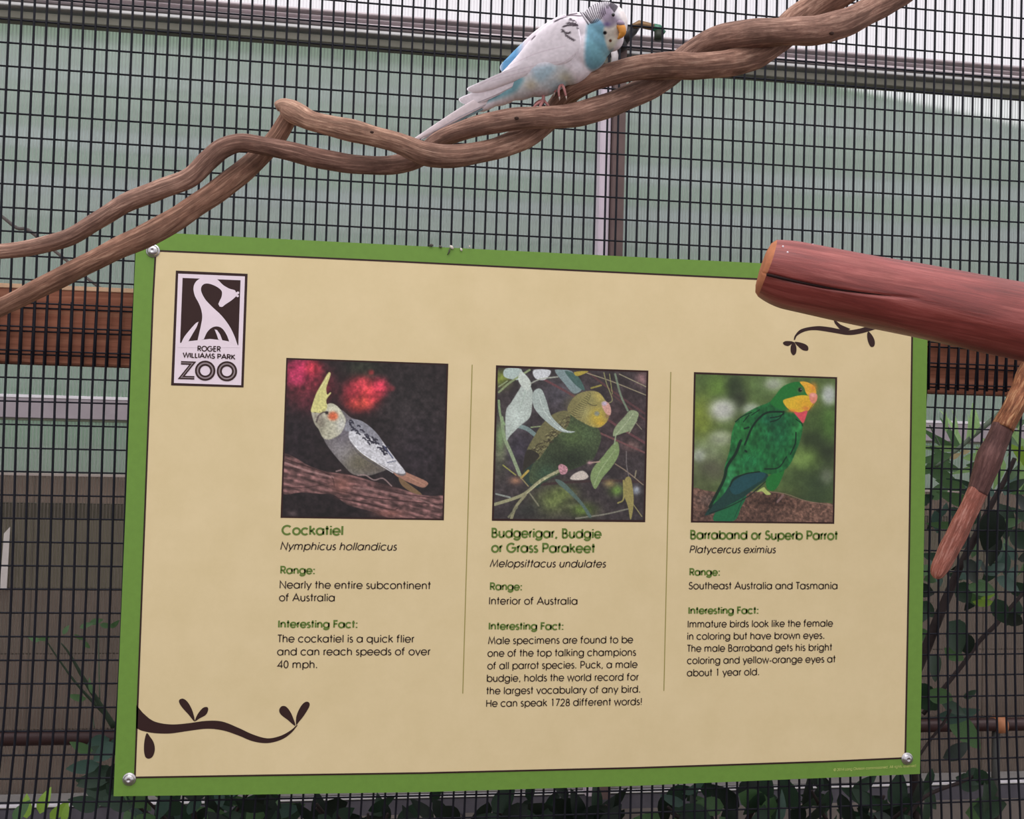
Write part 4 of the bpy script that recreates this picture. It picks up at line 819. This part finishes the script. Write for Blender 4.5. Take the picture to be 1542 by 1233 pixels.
# blue throat and breast
p.poly(C2([(690,215),(820,200),(860,260),(850,360),(870,480),(905,470),(880,540),(800,640),(720,680),(650,620),(640,480),(650,330),(660,240)]),(124,172,192),6); p.poly(C2([(680,400),(790,460),(850,560),(760,630),(690,560)]),(112,160,172),10,.7); p.blob(901,34,8,5,(130,170,206),.8); p.blob(913,82,8,8,(150,190,196),.5)
# white mask
p.poly(C2([(815,275),(880,255),(940,250),(990,330),(960,390),(920,440),(880,480),(840,420),(820,350)]),(224,216,206),4); p.blob(919,66,6,8,(206,206,184),.7)
# grey cheek and barred crown
p.poly(C2([(590,110),(640,60),(720,25),(830,15),(930,40),(960,120),(1000,210),(940,240),(860,270),(800,230),(740,180),(680,240),(620,180)]),(214,208,214),4)
p.poly(C2([(800,90),(880,60),(900,140),(950,200),(990,215),(930,240),(850,275),(800,210),(770,140)]),(142,128,146),7,.95); p.blob(911,38,5,3,(110,96,140),.9)
dark=(52,46,54)
for k in range(13):
    t=k/12; x0=605+t*250; y0=112-70*math.sin(t*1.9)-10*t; x1=700+t*150; y1=235-120*t*t-6*t
    if t>.85: y1=y0+60
    p.line(C2([(x0,y0),((x0+x1)/2-6,(y0+y1)/2+4),(x1,y1)]),1.35,dark,.9,True,.8)
for k in range(10):
    t=k/9; p.line(C2([(880+t*66,30+t*46),(858+t*50,70+t*62)]),1.3,dark,.9,False,.7)
for q in [[(588,120),(625,180),(668,245)],[(596,100),(640,160),(690,232)]]: p.line(C2(q),1.5,dark,.9,True,.7)
# white forehead
p.poly(C2([(950,70),(1010,60),(1080,140),(1080,240),(1020,280),(985,210),(955,150)]),(236,226,226),4)
# spots
p.blob(780+825/6.425,325/6.425,2.7,2.7,(24,22,26),1,0,3); p.blob(780+880/6.425,398/6.425,2.2,2.4,(90,50,34),1,0,3)
# back scallops
for q in [[(330,215),(400,165),(470,120),(560,110)],[(360,205),(440,160),(560,140)],[(400,190),(480,160),(600,165)]]: p.line(C2(q),1.9,(74,62,70),.85,True,1)
p.grain(.05,3,60); p.apply(me)

# wings: domed blades shaped over the back
def blade(name,outline,thick,lift,paintf,mat=M_feather,base=(236,226,234),nring=36,k=12):
    P=[np.array(q,float) for q in closed(outline,k)]; c=np.mean(P,0); V=[];F=[];n=len(P)
    for sgn in (1,-1):
        for j in range(nring+1):
            s_=1-j/nring
            for q in P:
                e=c+(q-c)*s_; h=thick*(1-s_**2.4)**.5; V.append(BP(e[0],e[1],lift(e[0],e[1])+ (h if sgn>0 else -h*.3)))
    m1=(nring+1)*n
    for j in range(nring):
        for i in range(n):
            a_,b_=j*n+i,j*n+(i+1)%n; F.append((a_,b_,b_+n,a_+n)); F.append((m1+a_,m1+a_+n,m1+b_+n,m1+b_))
    for i in range(n): F.append((i,m1+i,m1+(i+1)%n,(i+1)%n))
    o=mesh_obj(name,V,F,mat,bird,True); x,y,w=bcoords(o.data); pp=BPaint(x,y,base); paintf(pp); pp.grain(.04,3,61); pp.apply(o.data); return o
def surf(u,v):
    # front of the trunk, falling towards the tail
    t=max(0,min(1,(u-700)/150)); return 9+22*t
def wp(pp):
    for q,w_ in [([(500,185),(560,190),(610,205)],1.6),([(490,205),(550,215),(610,240)],1.7),([(470,235),(540,240),(610,270)],1.7),([(430,268),(490,255),(570,262)],1.6),([(425,310),(470,330),(500,322)],1.8),([(455,345),(490,370),(535,395)],1.9),([(420,290),(440,320)],1.5),([(520,165),(600,190)],1.4),([(350,215),(430,180),(500,168)],2.2),([(560,285),(600,275)],1.2)]:
        pp.line(C2(q),w_*1.6,(66,56,64),.9,True,.8)
    pp.line([(801,60),(806,55)],2.2,(70,60,66),.8,False,1)
    for q in [[(870,78),(840,98),(790,108),(740,122)],[(845,92),(800,100),(756,112),(722,128)],[(850,70),(810,80),(770,98),(735,118)]]: pp.line(q,.9,(206,188,200),.7,True,1.2)
near=blade('wing',[(872,52),(866,34),(850,28),(832,34),(814,46),(796,64),(776,88),(752,112),(728,125),(706,131),(704,137),(716,141),(740,136),(765,127),(792,117),(820,108),(845,100),(864,88),(874,70)],9,surf,wp)
def fw(pp): pp.put(np.clip((790-pp.x)/14,0,1)*np.clip((pp.x-750)/8,0,1),(96,160,208),.9)
blade('wing',[(850,22),(830,30),(806,46),(786,64),(766,84),(752,100),(760,108),(790,86),(820,60),(848,36)],4,lambda u,v:-14,fw)
blade('wing_primaries',[(836,98),(800,104),(765,116),(735,130),(705,142),(690,150),(700,158),(722,156),(752,143),(790,124),(828,108)],2.4,lambda u,v:min(26,8+18*max(0,(u-700)/120)),lambda pp:(pp.line([(832,106),(790,122),(750,142),(712,158)],1.2,(130,122,128),.7,True,1)))
# tail feathers
def tailp(pp): pp.line([(745,152),(690,178),(640,208)],1.4,(150,150,164),.6,True,1)
def tl(u,v): return 6+ (760-u)*.11
blade('tail_feather',[(775,122),(740,136),(700,158),(660,184),(620,211),(593,228),(590,232),(596,231),(630,212),(670,192),(712,170),(750,150),(778,134)],1.6,tl,tailp,base=(226,212,216))
blade('tail_feather',[(772,130),(735,152),(700,170),(665,190),(640,206),(631,213),(640,210),(668,196),(704,178),(740,160),(774,140)],1.3,lambda u,v:tl(u,v)-3,lambda pp:pp.put(np.clip((pp.x-665)/30,0,1),(120,150,160),.8),base=(210,204,212))
blade('tail_feather',[(776,136),(750,146),(725,156),(708,164),(716,166),(745,158),(772,148)],2,lambda u,v:3,lambda pp:None,base=(112,158,170))
# eye, cere, beak
ey=tag(None,None) if False else None
m=MB(); c=BP(919.6,24.6,31.5); m.ellipsoid(c,(2.6*sm,2.2*sm,2.8*sm),None,14,10); m.build('eye',plain('glossy_black_eye',(.006,.005,.006,1),.15,0,0,10,.6),bird,True)
M_cere=plain('lilac_cere',rgb(150,132,150),.5); m=MB(); ell(m,931,37,26,6.2,4.6,6,20); m.build('cere',M_cere,bird,True)
m=MB(); pts=spline([(929,40,24),(933,44,27),(934,50,28),(931.5,55,27.5),(927.5,59.5,26)],5); rad=[5.6,6.0,5.6,4.0,.9]; rr=[float(np.interp(i,np.linspace(0,len(pts)-1,5),rad))*sm for i in range(len(pts))]
m.tube([BP(*q) for q in pts],rr,14); m.build('beak',plain('orange_beak',rgb(212,142,60),.35,0,.06,200,.4),bird,True)
# legs and feet
M_foot=plain('pink_grey_foot',rgb(176,120,118),.6,0,.15,200)
def foot(u,v,toes,leg):
    m=MB(); m.tube([BP(*q) for q in spline(leg,4)],[2.6*sm]*(4*(len(leg)-1)+1),8); f=m.build('foot',M_foot,bird,True)
    for t in toes:
        pts=spline(t,4); r_=[sm*(2.5-1.0*i/len(pts)) for i in range(len(pts))]; mm=MB(); mm.tube([BP(*q) for q in pts],r_,8); mm.build('toe',M_foot,f,True)
        e=np.array(pts[-1]);d=e-np.array(pts[-3]); d/=np.linalg.norm(d); mm=MB(); mm.tube([BP(*e),BP(*(e+d*2.4+[0,1,0])),BP(*(e+d*3.4+[0,3.4,-1]))],[1.3*sm,.9*sm,.25*sm],6); mm.build('claw',plain('horn_claw',rgb(206,186,176),.4) if 'horn_claw' not in bpy.data.materials else bpy.data.materials['horn_claw'],f,True)
foot(818,150,[[(818,152,14),(812,155,22),(806,160,24),(803,167,24)],[(819,152,14),(816,157,24),(813,164,27),(812,171,27)],[(820,152,12),(824,156,18),(828,161,20)],[(818,152,8),(812,153,2),(806,157,-6)]],[(816,138,8),(819,146,12),(818,152,14)])
foot(846,126,[[(846,127,16),(843,131,24),(842,138,27),(843,145,27)],[(846,127,16),(849,131,26),(851,137,29),(853,144,29)],[(845,127,12),(839,132,14),(836,139,14)],[(846,127,8),(850,124,0),(856,124,-8)]],[(842,116,10),(846,122,16),(846,128,17)])
# ================================================================== plants behind the mesh
def leafmat(name,c,rough=.45,spec=.35):
    m=NM(name); v=m.coord('Object'); nz=m.noise(v,60,4,.6); m.color(m.ramp(nz,[(.3,tuple(x*.72 for x in c[:3])+(1,)),(.7,tuple(min(1,x*1.25) for x in c[:3])+(1,))])); m.set(Roughness=rough); m.p.inputs['Specular IOR Level'].default_value=spec
    tr=m.n('BsdfTranslucent'); tr.inputs['Color'].default_value=tuple(min(1,x*1.3) for x in c[:3])+(1,); mx=m.n('MixShader'); mx.inputs[0].default_value=.25; m.l(m.p,0,mx,1); m.l(tr,0,mx,2); m.l(mx,0,m.out,0); return m.m
LM={'dk':leafmat('dark_green_leaf',rgb(44,66,50)),'vd':leafmat('blackish_green_leaf',rgb(30,42,34)),'md':leafmat('mid_green_leaf',rgb(84,116,76)),'bl':leafmat('blue_green_leaf',rgb(70,96,86)),'lt':leafmat('light_green_leaf',rgb(150,186,122)),'br':leafmat('bright_green_leaf',rgb(142,178,70)),'dy':leafmat('dry_tan_leaf',rgb(176,160,120))}
def leafmesh(kind,mat,wd_=.5,cup=.18,bend=.25,name='leaf'):
    """unit leaf along +X from its stalk, folded along the midrib"""
    n=7; V=[];F=[]
    for i in range(n):
        t=i/(n-1); wv={'ov':math.sin(math.pi*t**.75)**.8,'ln':math.sin(math.pi*t**.6)**.9,'lb':math.sin(math.pi*t**.9)*(1+.25*math.sin(t*18))}[kind]*wd_/2 if 0<i<n-1 else .012
        zz=-bend*t*t
        V+=[(t,-wv,zz+cup*wv),(t,0,zz),(t,wv,zz+cup*wv)]
    for i in range(n-1):
        for q in (0,1): F.append((3*i+q,3*i+3+q,3*i+4+q,3*i+1+q))
    me=bpy.data.meshes.new(name); me.from_pydata(V,[],F); me.materials.append(mat); me.polygons.foreach_set('use_smooth',[True]*len(me.polygons)); me.update(); return me
LMESH={}
def leaf(parent,px,py,Y,lpx,ang,kind='ov',tone='dk',wd_=.5,tilt=0,roll=0):
    """leaf whose stalk end is at the point; ang: picture-plane direction in degrees (0 right, 90 up)"""
    key=(kind,tone,wd_)
    if key not in LMESH: LMESH[key]=leafmesh(kind,LM[tone],wd_)
    o=bpy.data.objects.new('leaf',LMESH[key]); COL.objects.link(o)
    L=lpx*mmpx(px,py,Y); P=at(px,py,Y)
    M=Matrix.Rotation(-math.radians(ang),4,'Y')@Matrix.Rotation(math.radians(roll),4,'X')@Matrix.Rotation(math.radians(tilt),4,'Y')@Matrix.Rotation(math.radians(90),4,'X')
    M=Matrix.Translation(P)@M@Matrix.Scale(L,4)
    o.parent=parent; pm_=wm(parent); lm_=pm_.inverted()@M
    o.location,o.rotation_euler,o.scale=lm_.to_translation(),lm_.to_euler(),lm_.to_scale(); return o
def stalk(parent,rows,mat,name='stem',n=8):
    R_=spline(rows,5); m=MB(); m.tube([at(q[0],q[1],q[3]) for q in R_],[q[2]*mmpx(q[0],q[1],q[3]) for q in R_],n); return m.build(name,mat,parent,True)
M_stem=plain('dark_woody_stem',rgb(48,38,38),.8,0,.25,60); M_gst=plain('grey_green_stem',rgb(92,104,88),.7,0,.15,60)
rg=random.Random(8)
# right bush with broad dark leaves
bush=tag(empty('leafy_shrub',at(1400,1180,.20)),'shrub with broad dark leaves on a thick diagonal stem, right of the sign','plant')
S1=[(1380,1010,7,.20),(1397,970,7,.20),(1415,925,6.5,.20),(1432,885,6,.20),(1447,850,5,.20),(1468,810,5,.20),(1490,765,4,.20),(1512,725,3.5,.20),(1528,690,3,.20)]
stalk(bush,S1,M_stem); stalk(bush,[(1380,1240,5,.2),(1378,1180,5.5,.2),(1376,1100,6,.2),(1380,1010,7,.2)],M_stem)
stalk(bush,[(1390,1075,3,.24),(1430,1025,3,.24),(1450,1000,3,.24),(1475,965,3,.24),(1500,940,3,.24),(1530,905,2.5,.24),(1560,870,2,.24)],M_stem)
stalk(bush,[(1360,1240,2.6,.18),(1392,1200,2.6,.18),(1445,1178,2.6,.18),(1475,1165,2,.18)],M_stem); stalk(bush,[(1376,1150,2,.19),(1398,1118,2,.19),(1420,1090,2,.19),(1432,1068,2,.19)],M_stem)
BL=[(1452,842,44,-60,'ov','vd',.6),(1437,880,40,-40,'ov','dk',.7),(1428,935,58,-62,'ov','dk',.75),(1452,950,34,-80,'ov','vd',.7),(1424,975,40,-35,'ov','md',.5),(1400,985,46,-70,'ov','dk',.7),(1395,1040,50,-20,'ov','md',.5),(1372,1030,60,-60,'ov','dk',.6),
(1425,1070,92,-28,'ov','md',.34),(1412,1078,70,-14,'ov','bl',.4),(1420,1140,52,8,'ov','vd',.42),(1418,1058,44,-5,'ov','dk',.4),(1450,1050,26,0,'ov','dk',.5),(1440,1172,50,-30,'ov','dk',.5),(1452,1170,40,10,'ov','dk',.6),(1470,1160,34,-50,'ov','dk',.6),(1382,1180,60,-50,'ov','dk',.4),(1395,1200,52,-70,'ov','dk',.4),(1475,1200,50,-60,'lb','md',.7),(1482,1165,60,-80,'lb','dk',.6),(1465,1215,60,-10,'ov','dk',.6),
(1375,885,40,-5,'ov','vd',.5),(1380,865,34,30,'ov','md',.45),(1385,905,36,-35,'ov','dk',.5),(1372,925,30,10,'ov','dk',.6),(1378,950,30,-40,'ov','md',.6),(1440,870,52,18,'ov','bl',.35),(1455,880,56,2,'ov','md',.34),(1468,872,46,-8,'ov','md',.34),(1450,895,48,-12,'lb','md',.4),(1480,860,44,25,'ov','bl',.4),(1500,870,46,-6,'ov','bl',.4),
(1500,900,40,-75,'ov','dk',.6),(1520,880,44,-30,'ov','dk',.5),(1535,905,40,-100,'ov','dk',.6),(1512,925,40,-10,'ov','vd',.5),(1465,905,46,6,'ov','br',.26),(1478,900,28,14,'ov','br',.3),
(1495,765,62,-75,'ov','vd',.6),(1505,760,56,-60,'ov','dk',.6),(1490,800,50,-80,'ov','vd',.65),(1475,745,48,175,'ov','dk',.4),(1470,760,56,185,'ov','md',.35),(1455,735,40,160,'ov','md',.4),(1510,735,44,10,'ov','dk',.4),(1515,720,40,45,'ov','md',.4),(1530,745,40,-30,'ov','vd',.5),(1395,760,44,170,'ov','dk',.5),(1405,745,36,200,'ov','dk',.4),(1420,735,40,10,'ov','bl',.3),(1425,765,50,-8,'ov','dk',.35),(1440,790,40,190,'ov','md',.3),(1500,790,48,-5,'ov','md',.3),(1520,800,44,-40,'ov','dk',.6),(1405,1155,40,-90,'ov','dk',.5)]
for (a,b,l_,an,k_,t_,w_) in BL: leaf(bush,a+rg.uniform(-2,2),b+rg.uniform(-2,2),.16+rg.random()*.12,l_,an+rg.uniform(-6,6),k_,t_,w_,rg.uniform(-15,25),rg.uniform(-30,30))
for _ in range(34):
    a=rg.uniform(1372,1555); b=rg.uniform(725,900); leaf(bush,a,b,.26+rg.random()*.12,rg.uniform(24,44),rg.uniform(-180,180),'ov',rg.choice(['dk','vd','md','bl']),.45,rg.uniform(-30,30),rg.uniform(-40,40))
# bamboo-like light plant at upper right
bam=tag(empty('slender_leaved_plant',at(1470,720,.34)),'pale plant with long slender light green leaves, behind the mesh right of the sign','plant')
stalk(bam,[(1410,702,2.2,.3),(1440,678,3,.3),(1475,648,3.6,.3),(1515,615,4,.3),(1560,580,4,.3)],M_gst,'cane')
stalk(bam,[(1425,690,1.6,.32),(1400,640,1.2,.32)],M_gst,'cane')
for (a,b,l_,an,t_,w_) in [(1448,672,58,118,'lt',.2),(1462,660,50,100,'lt',.24),(1470,655,46,82,'lt',.24),(1440,680,60,165,'md',.2),(1450,675,70,175,'lt',.14),(1435,684,66,200,'md',.18),(1430,690,56,190,'md',.3),(1445,680,52,140,'md',.2),(1425,650,30,120,'lt',.2),(1455,668,40,60,'lt',.26),(1480,660,44,-70,'lt',.3),(1490,650,48,-55,'lt',.28),(1470,672,40,-40,'lt',.28),(1500,650,50,-30,'md',.3),(1515,640,50,-60,'lt',.3),(1525,655,50,-80,'br',.3),(1535,640,46,-100,'lt',.34),(1510,690,44,-120,'lt',.3),(1530,690,40,-60,'br',.3),(1540,700,40,-90,'lt',.3),(1520,640,40,30,'md',.3),(1395,700,40,5,'md',.3),(1398,690,44,-10,'md',.35),(1410,698,46,-20,'md',.3),(1450,690,48,-6,'lt',.22),(1455,700,60,4,'md',.2),(1480,690,40,-30,'lt',.3),(1396,705,60,-20,'md',.3),(1440,655,36,95,'lt',.22),(1400,672,44,-35,'md',.2),(1480,700,46,190,'lt',.2),(1545,670,40,160,'lt',.3)]:
    leaf(bam,a,b,.27+rg.random()*.1,l_,an+rg.uniform(-5,5),'ln',t_,w_,rg.uniform(-20,25),rg.uniform(-35,35))
for (a,b,l_,an) in [(1430,690,22,20),(1445,682,20,10)]: leaf(bam,a,b,.25,l_,an,'ln','dy',.35,0,0)
# low plants along the foot of the sign
def lowplant(cx,cy,n,label,spread,tones,seed,sz=(26,52)):
    r_=random.Random(seed); e=tag(empty('low_shrub',at(cx,cy+90,.2)),label,'plant')
    for k in range(5):
        a=cx+r_.uniform(-spread,spread)*.9; stalk(e,[(cx+r_.uniform(-30,30),cy+100,4,.22),((cx+a)/2,cy+50,3.2,.22),(a,cy+r_.uniform(-10,20),2,.2)],M_stem)
    for k in range(n):
        a=cx+r_.uniform(-1,1)*spread*.86; b=cy+r_.uniform(-12,75); leaf(e,a,b,.14+r_.random()*.2,r_.uniform(*sz),r_.uniform(-180,180),'ov',r_.choice(tones),r_.choice([.4,.5,.6]),r_.uniform(-30,30),r_.uniform(-40,40))
    return e
lowplant(300,1195,66,'dark broad-leaved shrub under the left end of the sign',140,['dk','vd','bl','md'],11,(34,62))
lowplant(560,1215,44,'blackish shrub under the sign, below the first two text columns',130,['vd','dk','vd'],12,(34,60))
lowplant(830,1215,66,'dense blackish shrub below the middle text column of the sign',132,['vd','vd','dk'],13,(34,60))
lowplant(1092,1205,60,'dark shrub with blue-green leaves under the right half of the sign',122,['vd','dk','bl','md'],14,(30,56))
lowplant(1290,1200,56,'dark stemmy shrub under the right end of the sign, beside the big shrub',110,['vd','dk','dk'],15,(30,54))
lp=tag(empty('leafy_shrub',at(150,1230,.2)),'dark green leafy plant with arching thin stems, left of the sign foot','plant')
stalk(lp,[(172,1095,5,.22),(150,1060,4,.22),(125,1020,3,.22),(105,985,1.8,.22),(92,968,1.0,.22)],plain('dark_green_stem',rgb(44,58,42),.7)); stalk(lp,[(172,1090,3,.24),(120,1035,2,.24),(90,995,1.4,.24),(68,962,1,.24)],bpy.data.materials['dark_green_stem'])
stalk(lp,[(150,1055,1.1,.23),(149,1000,1.1,.23),(148,955,.9,.23)],M_gst); stalk(lp,[(138,1066,1,.23),(142,1096,1,.23)],M_gst)
for (a,b,l_,an,t_,w_) in [(165,1112,40,215,'bl',.6),(175,1120,44,200,'bl',.6),(150,1150,56,205,'bl',.4),(175,1160,70,200,'dk',.45),(168,1140,40,150,'dk',.5),(185,1150,50,-130,'vd',.6),(170,1175,60,185,'dk',.5),(190,1185,44,-90,'vd',.5),(180,1110,34,-100,'bl',.7),(140,1130,40,170,'md',.5),(160,1180,50,-60,'dk',.5),
    (130,1052,30,190,'md',.4),(140,1045,26,120,'md',.3),(60,1225,40,60,'br',.5),(40,1232,36,100,'br',.5),(75,1232,36,20,'br',.5),(20,1235,36,60,'md',.5),(95,1238,30,80,'br',.4),(120,945,22,30,'md',.4),(135,938,20,10,'md',.5),(112,955,20,-30,'md',.4),(60,965,22,170,'md',.4),(75,960,20,190,'md',.4),(150,940,22,0,'md',.4),(165,945,18,20,'md',.5),(125,965,16,-60,'md',.5),(95,955,16,60,'md',.5),(150,1215,50,150,'dk',.5),(200,1215,50,170,'dk',.5)]:
    leaf(lp,a,b,.15+rg.random()*.1,l_,an+rg.uniform(-5,5),'ov',t_,w_,rg.uniform(-20,25),rg.uniform(-30,30))
# thin bare twig far left
tw=tag(empty('bare_twig',at(-20,300,.06)),'thin bare grey twig crossing down to the right behind the mesh, upper left','twig')
stalk(tw,[(-40,296,2.4,.06),(3,326,2.6,.06),(25,343,2.8,.06),(42,346,2.8,.06),(70,368,2.6,.06),(100,392,2.4,.06),(130,418,2.2,.06),(160,440,2,.06)],plain('grey_twig_bark',rgb(98,92,90),.8),'twig')

# ================================================================== window latch on the rail behind the bird
latch=tag(empty('window_latch',at(965,55,WY-.05)),'dark latch with brass arm and green tip, on the rail beside the bird','latch')
m=MB(); m.tube([at(x,y,WY-.06) for x,y in [(936,62),(943,52),(953,44),(962,37)]],[.012,.013,.011,.006],12); m.build('latch_knob',plain('black_latch_knob',rgb(38,34,36),.4,.2,.2,60,.5),latch,True)
m=MB(); m.tube([at(x,y,WY-.06) for x,y in [(936,52),(934,66),(938,76)]],[.012,.013,.009],12); m.build('latch_knob',bpy.data.materials['black_latch_knob'],latch,True)
m=MB(); m.tube([at(x,y,WY-.07) for x,y in [(953,40),(962,36),(975,39),(988,42)]],[.005,.007,.0068,.006],12); m.build('latch_arm',plain('dull_brass',rgb(132,104,76),.4,.6,.1,60),latch,True)
m=MB(); m.tube([at(x,y,WY-.07) for x,y in [(984,41),(992,43),(1001,50)]],[.007,.0078,.004],12); m.build('latch_tip',plain('glossy_green_tip',rgb(44,110,84),.2,.1,.1,60,.6),latch,True)
m=MB(); m.tube([at(x,y,WY-.07) for x,y in [(992,47),(991,60)]],[.009,.008],12); m.build('latch_foot',plain('dark_olive_metal',rgb(48,54,44),.5),latch,True)
m=MB(); m.tube([at(924,72,WY-.06),at(926,84,WY-.06),at(925,98,WY-.06)],[.006,.007,.006],12); m.build('latch_sleeve',plain('pale_latch_sleeve',rgb(190,182,184),.4),latch,True)

# ================================================================== seed husks on the sign's top edge
husks=[(649,369.5,4.0,'dark grey seed husk, leftmost on the top edge of the sign'),(663,371.5,3.0,'small grey husk second from the left on the sign edge'),(680,372.5,4.2,'whitish husk hanging over the sign edge with a dark thread'),(694.5,376,3.0,'pale crumb just below the top edge of the sign'),(707,371.5,2.2,'tiny white crumb, rightmost of the crumbs on the sign edge')]
hm=[plain('grey_husk',rgb(70,66,62),.8),plain('grey_husk_b',rgb(90,86,78),.8),plain('pale_husk',rgb(206,196,186),.8)]
for k,(x,y,s_,lab) in enumerate(husks):
    q=s_*mmpx(x,y,SF); m=MB(); m.ellipsoid(at(x,y,SF)+Vector((0,-.0012,.0)),(q*.9,.0012,q*.55),Matrix.Rotation(.4*k,3,'Y'),10,6); o=m.build('seed_husk',[hm[0],hm[1],hm[2],hm[2],hm[2]][k],None,True); tag(o,lab,'husk','crumbs on the sign edge')
    if k==2: m=MB(); m.tube([at(677,375,SF)+Vector((0,-.0012,0)),at(676,380,SF)+Vector((0,-.0012,0)),at(673.5,384,SF)+Vector((0,-.0012,0))],[.0008,.0009,.0004],6); m.build('thread',hm[0],o,True)
